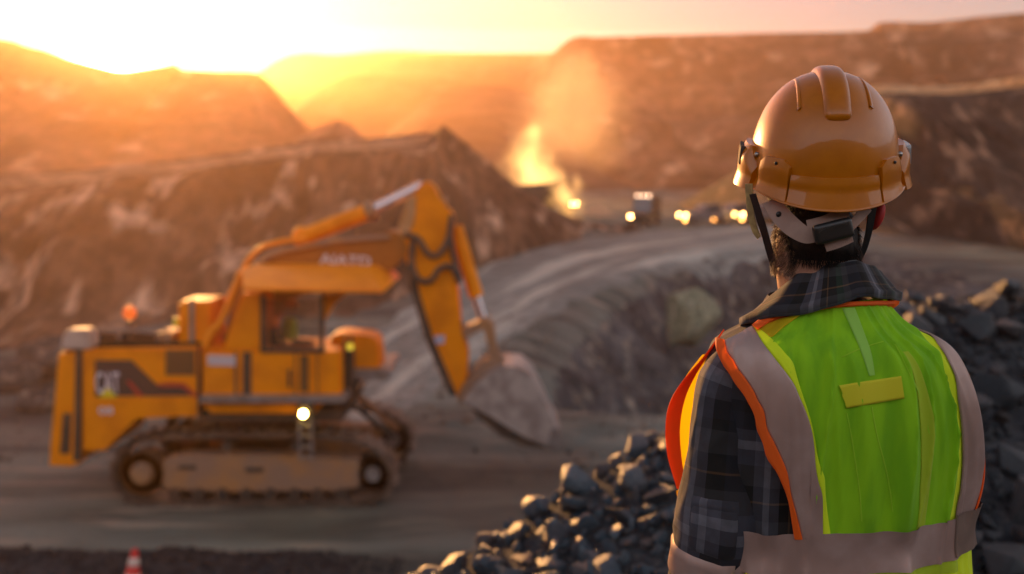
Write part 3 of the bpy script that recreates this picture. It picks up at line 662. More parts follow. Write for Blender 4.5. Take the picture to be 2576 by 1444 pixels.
def sleeve(path, rad, name, parent, seed, n=110, m_=72, off=0.0):
    P = cat(path, n); Rr = cat([(r,) if np.isscalar(r) else r for r in rad], n); T = np.gradient(P, axis=0); L = np.concatenate([[0], np.cumsum(np.linalg.norm(np.diff(P, axis=0), axis=1))]); V, UV = [], []
    for i in range(n):
        t = Vector(T[i]).normalized(); a_ = Vector((0, -1, 0)); a_ = (a_ - t * a_.dot(t)).normalized(); b_ = t.cross(a_)
        for j in range(m_ + 1):
            th = 2 * math.pi * j / m_
            w = 0.010 * fbm(math.cos(th) * 1.1 + L[i] * 2, math.sin(th) * 1.1, L[i] * 7, oct=3, seed=seed) + 0.006 * (1 - abs(float(vnoise(math.cos(th) * 1.3 + L[i] * 9, math.sin(th) * 1.6 + L[i] * 3, L[i] * 4, seed=seed + 3)))) ** 4
            r_ = Rr[i][0] + float(w) + off; V.append(Vector(P[i]) + (a_ * math.cos(th) + b_ * math.sin(th)) * r_); UV.append((th * .075, L[i]))
    return P, Rr, V, UV
SP = [(-.115, .005, 1.365), (-.150, .0, 1.345), (-.172, -.002, 1.31), (-.180, -.006, 1.25), (-.186, -.012, 1.17), EL, (-.192, .0, 1.0), (-.195, .03, .93), WL]
SRd = [.040, .054, .060, .064, .068, .074, .076, .064, .044]
P_, Rr_, V, UV = sleeve(SP, SRd, 'sleeve', shirt, 201)
mesh_obj('sleeve', V, grid_faces(110, 73), m_plaid, shirt, uvs=UV)
SPR = [(.09, .0, 1.37), (.12, .01, 1.345), (.138, .03, 1.30), (.15, .06, 1.23), (.165, .09, 1.16), ER, (.172, .15, 1.09), (.15, .21, 1.07), WR_]
P2_, Rr2_, V, UV = sleeve(SPR, [.045, .056, .06, .062, .062, .064, .06, .052, .042], 'sleeve', shirt, 203)
mesh_obj('sleeve', V, grid_faces(110, 73), m_plaid, shirt, uvs=UV)
def on_sleeve(i0, i1, j0, j1, off, name, mat, parent, uv=True):
    """patch lying on the left sleeve, rows i, columns j of the sleeve grid"""
    _, _, V0, U0 = sleeve(SP, SRd, '', None, 201, off=off); V, U = [], []
    ii = np.arange(i0, i1 + 1); jj = np.arange(j0, j1 + 1)
    _, _, Vb, _ = sleeve(SP, SRd, '', None, 201, off=off - .004)
    for i in ii:
        for j in jj:
            e = i in (i0, i1) or j in (j0, j1); V.append((Vb if e else V0)[i * 73 + (j % 72)]); U.append((U0[i * 73 + j % 72][0] + .03, U0[i * 73 + j % 72][1] + .02))
    return mesh_obj(name, V, grid_faces(len(ii), len(jj)), mat, parent, uvs=U)
on_sleeve(73, 81, 0, 72, .004, 'sleeve_band', m_refl, shirt)
on_sleeve(60, 72, 0, 12, .003, 'sleeve_pocket', m_plaid, shirt)
on_sleeve(59, 62, 0, 12, .005, 'pocket_flap', m_plaid, shirt)

# collar: stand rising round the neck, then folded out and down
V, UV = [], []; NC = 121
for i in range(NC):
    t = -R(168) + R(336) * i / (NC - 1); s, c = math.sin(t), math.cos(t)      # t = 0 at the back
    bk = .5 + .5 * c; fr = 1 - bk
    lf = max(0, -s)
    zt = 1.522 - .075 * fr ** 1.2 - 0.018 * lf * fr; zb = 1.471 - .062 * fr ** 1.3 - .030 * lf
    cx, cy_ = -.012, .012
    rin, rtop, rbot = .068, .075, .109 + .036 * lf
    wv = .0035 * math.sin(t * 5 + 1) + .002 * math.sin(t * 11)
    prof = [(rin, zb + .006), (rin + .002, (zb + zt) / 2), (rtop - .008, zt - .004), (rtop - .003, zt + .002), (rtop + .003, zt + .001), (rtop + .009, zt - .007),
            (rtop * .66 + rbot * .34 + .005, zt * .66 + zb * .34), (rtop * .36 + rbot * .64 + .006, zt * .36 + zb * .64), (rbot + .002, zb + .012), (rbot + .001, zb), (rbot - .003, zb - .001), (rbot - .006, zb + .010)]
    for k, (r_, z) in enumerate(prof):
        w_ = wv * (k / 8 if k < 9 else 1)
        V.append((cx + (r_ + w_) * s, cy_ - (r_ + w_) * c * (1.0 if c > 0 else 1.06), z + wv * .6)); UV.append((t * .09, k * .0115))
mesh_obj('collar', V, grid_faces(NC, 12), m_collar, shirt, uvs=UV)

# ---- trousers and boots (below the frame)
def tube(path, rad, n=40, m_=24):
    P = cat(path, n); Rr = cat(rad, n); T = np.gradient(P, axis=0); V = []
    for i in range(n):
        t = Vector(T[i]).normalized(); a_ = Vector((0, -1, 0)); a_ = (a_ - t * a_.dot(t)).normalized(); b_ = t.cross(a_)
        for j in range(m_):
            th = 2 * math.pi * j / m_; w = .006 * float(fbm(math.cos(th) + i * .2, math.sin(th), i * .15, seed=301)); V.append(Vector(P[i]) + a_ * math.cos(th) * (Rr[i][1] + w) + b_ * math.sin(th) * (Rr[i][0] + w))
    return V, grid_faces(n, m_, wrap=True)
V, Fc = tube([(0, .012, 1.03), (0, .012, .97), (0, .012, .90), (0, .012, .82)], [(.175, .125), (.182, .13), (.188, .135), (.17, .12)])
for sx in (-1, 1):
    v2, f2 = tube([(.085 * sx, .012, .90), (.10 * sx, .015, .78), (.105 * sx, .03, .50), (.113 * sx, .0, .22), (.116 * sx, .0, .07)], [(.092, .10), (.095, .10), (.075, .08), (.068, .075), (.072, .08)])
    Fc += [tuple(i + len(V) for i in f) for f in f2]; V += v2
mesh_obj('trousers', V, Fc, m_trouser, man)
for sx in (-1, 1):
    bt = remeshed('boot', [ell((.118 * sx, .02, .06), (.05, .07, .075)), ell((.124 * sx, .12, .045), (.05, .09, .05)), ell((.121 * sx, .07, .014), (.052, .14, .022))], .006, 3, m_boot, man)
# ------------------------------------------------------------------ hard hat, straps, hair
m_hat, nt, b = nmat('orange_hard_hat')
f_ = ramp(nt, noise(nt, 26, 5), .42, .62)
nt.links.new(mixc(nt, f_, (0.46, 0.135, 0.001), (0.42, 0.120, 0.001)), b.inputs['Base Color'])
b.inputs['Roughness'].default_value = .3; b.inputs['Specular IOR Level'].default_value = .25; b.inputs['Coat Weight'].default_value = .5; b.inputs['Coat Roughness'].default_value = .03
sc_ = ramp(nt, noise(nt, 70, 6, stretch=(1, 1, .12), rough=.7), .60, .74)
cr_ = nt.nodes.new('ShaderNodeMapRange'); nt.links.new(sc_, cr_.inputs[0]); cr_.inputs[3].default_value = .015; cr_.inputs[4].default_value = .38; nt.links.new(cr_.outputs[0], b.inputs['Coat Roughness'])
bump(nt, b, noise(nt, 55, 3), .05, .003)
m_hatin = M('hat_lining', (.05, .035, .03), .8)
m_strapb = M('beige_webbing', (0.33, 0.21, 0.16), .7, (.28, .17, .13), 40, bmp=.5, bdist=.0006, bscale=900)
m_black = M('black_plastic', (.014, .013, .012), .32, bmp=.1, bdist=.001, bscale=80)
m_dstrap = M('dark_webbing', (.03, .014, .012), .7, bmp=.4, bdist=.0006, bscale=900)
m_rivet = M('rivet_metal', (.35, .33, .30), .3, metal=.9)
QC = Vector((-.022, .032, 1.668)); QM = Matrix.Translation(QC) @ Matrix.Rotation(R(-13), 4, 'Z') @ Matrix.Rotation(R(13), 4, 'X')
AX, AYB, AYF, HZ = .1165, .140, .150, .160
def prof_r(t): return max(0.0, 1 - max(t, 0) ** 2.25) ** (1 / 2.15)
def shell0(az, z):
    t = z / HZ; ay = AYB if math.cos(az) > 0 else AYF
    r_ = prof_r(t) if t > 0 else 1 + (-t) * .42
    return Vector((AX * math.sin(az) * r_, -ay * math.cos(az) * r_, z))
def shell_n(az, z):
    p = shell0(az, z); ay = AYB if p.y < 0 else AYF; n = Vector((p.x / AX ** 2, p.y / ay ** 2, max(p.z, 0) / HZ ** 2 * 1.0)); return n.normalized()
def rim_z(az):        # lower edge: lower at the back, higher over the ears
    c = math.cos(az); return -.018 - .010 * max(c, 0) ** 2 + .006 * math.sin(az) ** 2
def shell(az, z, off=0.0): return QM @ (shell0(az, z) + shell_n(az, z) * off)
V, NA = [], 160
zprof = [1 - (1 - i / 44) ** 2.4 for i in range(45)]      # dense near the top
for i in range(45):
    t = 1 - zprof[i] * 1.0
    for j in range(NA):
        az = 2 * math.pi * j / NA - math.pi; z = HZ * max(t, 0) ** .55 if t > 0 else 0
        V.append(shell(az, z))
rows = 45
for (zf, off) in ((.35, .0005), (.75, .003), (.92, .0065), (1.0, .0085), (1.06, .0075), (1.0, .0035), (.75, -.003), (.3, -.004), (-1.0, -.005), (-3.0, -.006)):
    for j in range(NA):
        az = 2 * math.pi * j / NA - math.pi; rz = rim_z(az)
        visor = .045 * max(0, -math.cos(az)) ** 4 * min(max(zf, 0), 1)
        p = shell0(az, rz * zf if zf > 0 else -rz * (-zf) * 1.2) + shell_n(az, 0) * (off + visor); V.append(QM @ p)
    rows += 1
hat = mesh_obj('hard_hat', V, grid_faces(rows, NA, wrap=True), m_hat, man)
# crown ridge: raised rib over the middle of the shell
V, NRD, NCS = [], 90, 15
for i in range(NRD):
    s = i / (NRD - 1); ph = R(-58) + s * R(58 + 143)              # angle from the top towards front (-) and back (+)
    ph = R(-60) + s * R(60 + 56)
    e = min(1, min(s, 1 - s) / .06); e = math.sqrt(max(0, 1 - (1 - e) ** 2))
    hw_ = (.0195 + .002 * math.cos(ph)) * (0.25 + .75 * e)
    yb = math.sin(ph)
    for j in range(NCS):
        q = j / (NCS - 1) * 2 - 1; x = hw_ * q
        lift = .0085 * e * (1 - abs(q) ** 5) - .0006
        ay = AYB if yb > 0 else AYF
        # point on the shell with given x and longitudinal angle
        yy = -math.sin(ph) * ay * .985; rr = math.hypot(x / AX, yy / ay); rr = min(rr, .9995)
        z = HZ * (1 - rr ** 2.15) ** (1 / 2.25); p = Vector((x, yy, z)); n = Vector((p.x / AX ** 2, p.y / ay ** 2, p.z / HZ ** 2)).normalized()
        V.append(QM @ (p + n * lift))
rdg = mesh_obj('crown_ridge', V, grid_faces(NRD, NCS), m_hat, hat)
def slab(az0, az1, z0, z1, off, name, mat=m_hat, n=26, m_=12, rnd=.0, inner=-.002, bulge=0.0, cut=0.0):
    V = []
    for i in range(m_ + 2):
        for j in range(n + 2):
            ii = min(max(i - 1, 0), m_ - 1) / (m_ - 1); jj = min(max(j - 1, 0), n - 1) / (n - 1)
            az = az0 + (az1 - az0) * jj
            zt = z1 - cut * max(0, abs(jj * 2 - 1) - .6) / .4
            zl = z0(az) if callable(z0) else z0
            z = zl + (zt - zl) * ii
            e = i in (0, m_ + 1) or j in (0, n + 1)
            o = inner if e else off + bulge * (1 - (jj * 2 - 1) ** 2) - rnd * max(0, ii - .7) / .3
            V.append(shell(az, z, o))
    return mesh_obj(name, V, grid_faces(m_ + 2, n + 2), mat, hat, smooth=True)
def sharp(o, a=35): o.data.set_sharp_from_angle(angle=R(a)); return o
sharp(slab(R(-33), R(33), lambda a: rim_z(a) * .9, .019, .0062, 'rear_band', rnd=.003))
for a0, a1 in ((-61, -34), (34, 60)):
    sharp(slab(R(a0), R(a1), lambda a: rim_z(a) * .9, .040, .0085, 'rear_block', rnd=.002, cut=.010))
    c = shell(R((a0 + a1) / 2 + (3 if a0 < 0 else 0)), .033, .0085); bm = bmesh.new(); bmesh.ops.create_uvsphere(bm, u_segments=12, v_segments=8, radius=.0026)
    bm.transform(Matrix.Translation(c)); bm_obj('rivet', bm, m_black, hat, smooth=True)
for sg in (-1, 1):
    sharp(slab(R(sg * 70), R(sg * 112), lambda a: -.020, .046, .0095, 'side_clip', bulge=.010, rnd=.009, cut=.03))
    slab(R(sg * 84), R(sg * 100), .012, .040, .0195, 'clip_slot', m_hatin if sg < 0 else M('clear_plastic_clip', (.30, .30, .30), .1, spec=.8), n=10, m_=6, inner=.012)
    c = shell(R(sg * 72), .035, .001); bm = bmesh.new(); bmesh.ops.create_uvsphere(bm, u_segments=14, v_segments=8, radius=.0045); bm.transform(Matrix.Translation(c)); bm_obj('rivet', bm, m_rivet, hat, smooth=True)
# shallow raised creases beside the ridge
for x0 in (-.050, .048):
    Pn, Wn = [], []
    for k in range(9):
        yy = .02 - .105 * k / 8; rr = math.hypot(x0 / AX, yy / AYB); z = HZ * (1 - rr ** 2.15) ** (1 / 2.25); p = Vector((x0 * (1 + .10 * k / 8), yy, z)); n = Vector((p.x / AX ** 2, p.y / AYB ** 2, p.z / HZ ** 2)).normalized()
        Pn.append(tuple(QM @ (p - n * .0009))); Wn.append(tuple((QM.to_3x3() @ Vector((.0022, 0, -.0022 * n.x / max(n.z, .2))))))
    o = ribbon(Pn, Wn, .0026, m_hat, 'crease', hat, n=30); o.data.polygons.foreach_set('use_smooth', [True] * len(o.data.polygons))

# ---- nape suspension, in the man's own frame, resting on the back of the head
def wrib(pts, widths, name, mat, thick=.0018, par=None, n=50):
    """ribbon through pixel-guided points (px,py,Y) with edge points (px,py,Y) giving the half width"""
    P = [tuple(pl(*p)) for p in pts]; Wv = [tuple(pl(*w) - pl(*p)) for p, w in zip(pts, widths)]
    return ribbon(P, Wv, thick, mat, name, par or hat, n=n)
ns = wrib([(1938, 505, 1.580), (1962, 540, 1.560), (1995, 572, 1.543), (2030, 592, 1.533), (2062, 590, 1.527)],
          [(1920, 513, 1.580), (1944, 557, 1.560), (1981, 592, 1.543), (2024, 612, 1.533), (2060, 607, 1.527)], 'nape_strap', m_strapb)
wrib([(2030, 566, 1.534), (2068, 557, 1.528), (2112, 541, 1.527), (2132, 530, 1.528)], [(2032, 578, 1.533), (2070, 570, 1.527), (2116, 556, 1.526), (2137, 544, 1.527)], 'nape_strap', m_strapb)
wrib([(2140, 572, 1.530), (2156, 552, 1.536), (2172, 534, 1.548), (2184, 522, 1.556)], [(2146, 580, 1.530), (2164, 561, 1.536), (2181, 543, 1.548), (2192, 530, 1.556)], 'nape_strap', m_strapb)
tail = wrib([(2076, 622, 1.522), (2110, 612, 1.519), (2144, 597, 1.522)], [(2080, 633, 1.521), (2113, 623, 1.518), (2147, 608, 1.521)], 'strap_tail', m_strapb)
for k in range(13):
    f = k / 12; a_ = (2080 + f * 62, 618 - f * 21, 1.5205 - .002 * math.sin(f * 3.1)); wrib([a_, (a_[0] + 3, a_[1] + 11, a_[2] - .0004)], [(a_[0] + 1.6, a_[1] - .5, a_[2]), (a_[0] + 4.4, a_[1] + 10.6, a_[2])], 'strap_rib', m_strapb, .0012, tail, n=4)
dot_c = pl(1959, 539, 1.5585); bm = bmesh.new(); bmesh.ops.create_uvsphere(bm, u_segments=14, v_segments=8, radius=.0046); bm.transform(Matrix.Translation(dot_c) @ Matrix.Diagonal((1, .5, 1, 1))); bm_obj('strap_hole', bm, m_black, hat, smooth=True)
# adjuster knob: a rounded flat block lying across the straps
bm = bmesh.new(); bmesh.ops.create_cube(bm, size=1)
for v in bm.verts: v.co = Vector((v.co.x * .060, v.co.y * .016, v.co.z * .031))
bmesh.ops.bevel(bm, geom=bm.edges[:], offset=.0072, segments=4, profile=.6, affect='EDGES')
kc = pl(2096, 581, 1.515); bm.transform(Matrix.Translation(kc) @ Matrix.Rotation(R(-4), 4, 'Z') @ Matrix.Rotation(R(-14), 4, 'Y'))
knob = bm_obj('adjuster_knob', bm, m_black, hat, smooth=True)
wrib([(2062, 586, 1.5065), (2080, 577, 1.506), (2110, 568, 1.506), (2132, 566, 1.5065)], [(2062, 589, 1.5065), (2080, 581, 1.506), (2110, 572, 1.506), (2132, 569, 1.5065)], 'knob_rib', m_black, .003, knob, n=20)
# chin strap along the left jaw and on the right
wrib([(1893, 488, 1.60), (1903, 520, 1.604), (1914, 556, 1.608), (1925, 592, 1.614), (1936, 632, 1.622), (1949, 672, 1.635), (1962, 706, 1.65)], [(1901, 487, 1.596), (1911, 518, 1.60), (1923, 554, 1.603), (1933, 589, 1.609), (1944, 629, 1.617), (1957, 669, 1.63), (1969, 703, 1.645)], 'chin_strap', m_dstrap)
wrib([(1884, 462, 1.612), (1886, 500, 1.615), (1890, 545, 1.618), (1900, 580, 1.618), (1910, 598, 1.615)], [(1893, 462, 1.606), (1895, 500, 1.610), (1898, 545, 1.613), (1907, 578, 1.613), (1914, 595, 1.611)], 'ear_strap', M('tan_leather', (.50, .36, .14), .5, (.3, .2, .08), 60, bmp=.6, bdist=.002, bscale=120))
wrib([(2196, 515, 1.585), (2188, 570, 1.59), (2176, 620, 1.60), (2162, 655, 1.61)], [(2206, 516, 1.588), (2196, 571, 1.593), (2182, 622, 1.603), (2166, 657, 1.613)], 'chin_strap', m_black)
bm = bmesh.new(); bmesh.ops.create_uvsphere(bm, u_segments=18, v_segments=12, radius=1)
bm.transform(Matrix.Translation(pl(2203, 540, 1.612)) @ Matrix.Rotation(R(14), 4, 'Y') @ Matrix.Diagonal((.011, .022, .026, 1))); bm_obj('ear_glow', bm, M('sunlit_ear_red', (.42, .015, .012), .6, bmp=.2, bdist=.001, bscale=150), hat, smooth=True)  # added red ear, sun shining through it put into the colour

# ---- hair: a close cap over the back of the head, and short strands
from mathutils.bvhtree import BVHTree
bvh = BVHTree.FromPolygons([v.co.copy() for v in body.data.vertices], [tuple(p.vertices) for p in body.data.polygons])
def hairline(x, z):     # 0..1 amount of hair at head-frame azimuth/height
    return 1.0
V, Fc = [], []
NAz, NZz = 56, 34
grid_ok = {}
for i in range(NZz):
    z = 1.52 + (1.80 - 1.52) * i / (NZz - 1)
    for j in range(NAz):
        az = R(-112) + R(224) * j / (NAz - 1); o = HM @ Vector((0, -.005, 0)); o.z = z
        if z < 1.60: f = (z - 1.535) / .065; o = Vector((NX * (1 - f) + o.x * f, (NY - .01) * (1 - f) + o.y * f, z))
        d = HR.to_3x3() @ Vector((math.sin(az), -math.cos(az), 0)); hit, nrm, ix, dist = bvh.ray_cast(o + d * .3, -d)
        if hit is None: hit = o + d * .07
        lim = math.radians(float(np.interp(z, [1.535, 1.56, 1.60, 1.64, 1.70, 1.8], [62, 66, 74, 88, 102, 110]))) + .06 * math.sin(i * 2.3 + (1 if az > 0 else 0))
        lim -= R(16) * (az < 0) * float(z < 1.6)
        k = float(np.clip((lim - abs(az)) / R(14), 0, 1)); kz = float(np.clip((z - 1.526) / .015, 0, 1))
        th = .0085 * k * kz + .0015 * float(fbm(az * 14, z * 90, seed=401)) * k
        V.append(hit + d * (th - (.003 if k * kz < .02 else 0)))
hair = mesh_obj('hair', V, grid_faces(NZz, NAz), m_hair, man)
def strands(n, pick, ln, rad, mat, name, parent, seed, jit=.5):
    r_ = np.random.default_rng(seed); V, Fc = [], []
    for k in range(n):
        az, z = pick(r_); o = HM @ Vector((0, -.005, 0)); o.z = z
        if z < 1.60: f = (z - 1.535) / .065; o = Vector((NX * (1 - f) + o.x * f, (NY - .01) * (1 - f) + o.y * f, z))
        d = HR.to_3x3() @ Vector((math.sin(az), -math.cos(az), 0)); hit, nrm, ix, dist = bvh.ray_cast(o + d * .3, -d)
        if hit is None: continue
        g = (nrm * .45 + Vector((0, 0, -1)) + Vector(tuple(r_.normal(0, jit, 3))) * .5).normalized(); l_ = ln * r_.uniform(.6, 1.3)
        p0 = hit; p1 = hit + nrm * .004 + g * l_ * .5; p2 = p1 + (g + Vector((0, 0, -.5))).normalized() * l_ * .5
        s = g.cross(nrm); s = s.normalized() if s.length > 1e-6 else Vector((1, 0, 0)); b0 = len(V)
        for p, w in ((p0, 1), (p1, .8), (p2, .15)):
            V.extend([p + s * rad * w, p - s * rad * w, p + nrm * rad * w])
        for q in (0, 3):
            for a_, b_ in ((0, 1), (1, 2), (2, 0)): Fc.append((b0 + q + a_, b0 + q + b_, b0 + q + 3 + b_, b0 + q + 3 + a_))
    return mesh_obj(name, V, Fc, mat, parent)
def pick_back(r_):
    while True:
        z = r_.uniform(1.522, 1.645); az = R(r_.uniform(-95, 95)); lim = float(np.interp(z, [1.535, 1.56, 1.60, 1.64, 1.70], [62, 66, 76, 90, 100]))
        if abs(math.degrees(az)) < lim - 16 * (az < 0 and z < 1.6): return az, z
strands(5200, pick_back, .013, .00045, m_hair, 'hair_strands', hair, 5)
def pick_left(r_):
    while True:
        z = r_.uniform(1.50, 1.60); az = R(r_.uniform(-125, -40)); lim = float(np.interp(z, [1.50, 1.56, 1.60], [42, 46, 58]))
        if abs(math.degrees(az)) > lim: return az, z
strands(1500, pick_left, .009, .0004, m_beard, 'beard', man, 6, .7)
strands(700, lambda r_: (R(r_.uniform(66, 120)), r_.uniform(1.52, 1.6)), .007, .0004, m_beard, 'beard', man, 7, .7)
# ------------------------------------------------------------------ excavator
m_cat = M('yellow_paint', (0.95, 0.275, 0.001), .5, (0.78, 0.21, 0.003), 1.6, .42, .7, bmp=.15, bdist=.01, bscale=9, r2=.75, spec=.2)
m_catd = M('dusty_yellow_paint', (0.42, 0.19, 0.07), .75, (0.30, 0.17, 0.11), 1.4, .35, .6, bmp=.3, bdist=.01, bscale=14)
m_catl = M('sunlit_yellow_paint', (1.0, 0.29, 0.006), .5, (0.88, 0.24, 0.006), 2, .4, .7, spec=.25)  # brighter copy of the yellow, sunlight on the roof put into its colour
m_dark = M('dark_steel', (.035, .026, .022), .6, (.075, .05, .035), 3, bmp=.3, bdist=.01)
m_track = M('track_steel', (.085, .062, .05), .55, (.17, .12, .09), 3, metal=.35, bmp=.4, bdist=.01)
m_grey = M('grey_steel', (.30, .26, .25), .5, (.2, .16, .14), 4, metal=.3)
m_chrome = M('chrome_rod', (.75, .68, .70), .22, metal=.75)
m_decal = M('dark_decal', (.045, .03, .03), .5)
m_red = M('red_stripe', (.45, .03, .02), .5)
m_white = M('white_letters', (.72, .64, .68), .6)
m_glass, nt, b = nmat('cab_glass'); b.inputs['Base Color'].default_value = (.62, .56, .50, 1); b.inputs['Roughness'].default_value = .05; b.inputs['Transmission Weight'].default_value = .95; b.inputs['IOR'].default_value = 1.1
m_hose = M('black_hose', (.05, .035, .03), .5)
m_bucket = M('worn_bucket_steel', (.50, .41, .37), .5, (.30, .235, .21), 2.5, metal=.35, bmp=.4, bdist=.015)
m_lamp = M('lamp_lens', (1, .8, .4), .3, emit=(1.0, .68, .14), es=55)
m_amber = M('amber_beacon', (.9, .16, .02), .3, emit=(1, .16, .02), es=.25)
m_ylw = M('yellow_tag', (.8, .6, .02), .5)
EY = 18.8; YM = 20.35; YF = 21.9
ex = empty('excavator', (at(640, 1250, EY).x, 20.3, 0), 0, 'yellow tracked excavator with raised boom and dark side decal, digging on the pit floor', 'excavator')
EXI = Matrix.Translation(-Vector(ex.location))
def xz(px, py, Y): p = at(px, py, Y); return (p.x, p.z)
def prism(name, pts, Y0, Y1, mat, parent=ex, Yr=None, bev=.03, seg=2, angle=40, inv=None):
    """outline given in the photograph, taken on the plane Yr, extruded from Y0 to Y1"""
    Yr = Yr or Y0; bm = bmesh.new(); q = [xz(a, b_, Yr) for a, b_ in pts]
    f = [bm.verts.new((x, Y0, z)) for x, z in q]; bk = [bm.verts.new((x, Y1, z)) for x, z in q]; n = len(q)
    bm.faces.new(f); bm.faces.new(bk[::-1])
    for i in range(n): bm.faces.new((f[i], bk[i], bk[(i + 1) % n], f[(i + 1) % n]))
    if bev: bmesh.ops.bevel(bm, geom=bm.edges[:], offset=bev, segments=seg, affect='EDGES', clamp_overlap=True)
    bm.transform(EXI); return bm_obj(name, bm, mat, parent, angle=angle)
def rod(name, p, q, r, mat, parent=ex, r2=None, seg=16, inv=EXI):
    bm = bmesh.new(); p, q = Vector(p), Vector(q); L = (q - p).length
    bmesh.ops.create_cone(bm, cap_ends=True, segments=seg, radius1=r, radius2=r2 if r2 is not None else r, depth=L)
    bm.transform(inv @ Matrix.Translation((p + q) / 2) @ (q - p).to_track_quat('Z', 'Y').to_matrix().to_4x4()); return bm_obj(name, bm, mat, parent, angle=40)
def tubeY(name, px, py, Yr, r, Y0, Y1, mat, parent=ex, seg=28):
    x, z = xz(px, py, Yr); return rod(name, (x, Y0, z), (x, Y1, z), r, mat, parent, seg=seg)
def wire(name, pts, r, mat, parent=ex, n=40, m_=8, inv=EXI):
    P = cat([tuple(p) for p in pts], n); T = np.gradient(P, axis=0); V = []
    for i in range(n):
        t = Vector(T[i]).normalized(); a_ = Vector((0, 1, 0)) if abs(t.y) < .9 else Vector((1, 0, 0)); a_ = (a_ - t * a_.dot(t)).normalized(); b_ = t.cross(a_)
        for j in range(m_): V.append(inv @ (Vector(P[i]) + (a_ * math.cos(2 * math.pi * j / m_) + b_ * math.sin(2 * math.pi * j / m_)) * r))
    return mesh_obj(name, V, grid_faces(n, m_, wrap=True) + [tuple(range(m_)), tuple(range((n - 1) * m_, n * m_))], mat, parent)
def text(name, s, px, py, Yp, hgt, mat, parent, width=None, rot=0.0, inv=EXI):
    c = bpy.data.curves.new('t', 'FONT'); c.body = s; c.size = 1; c.extrude = .02; c.offset = .012; c.align_x = 'CENTER'; c.align_y = 'CENTER'
    o = bpy.data.objects.new('t', c); col.objects.link(o); dg = bpy.context.evaluated_depsgraph_get(); dg.update(); me = bpy.data.meshes.new_from_object(o.evaluated_get(dg)); bpy.data.objects.remove(o)
    co = np.array([v.co for v in me.vertices]); lo, hi = co.min(0), co.max(0)
    sy = hgt / (hi[1] - lo[1]); sx = (width / (hi[0] - lo[0])) if width else sy
    p = at(px, py, Yp); ctr = Vector(((lo[0] + hi[0]) / 2, (lo[1] + hi[1]) / 2, 0))
    me.transform(inv @ Matrix.Translation(p) @ Matrix.Rotation(rot, 4, 'Y') @ Matrix.Rotation(R(90), 4, 'X') @ Matrix.Diagonal((sx, sy, .3, 1)) @ Matrix.Translation(-ctr))
    me.materials.clear(); me.materials.append(mat); me.name = name; o = bpy.data.objects.new(name, me); col.objects.link(o); o.parent = parent; return o

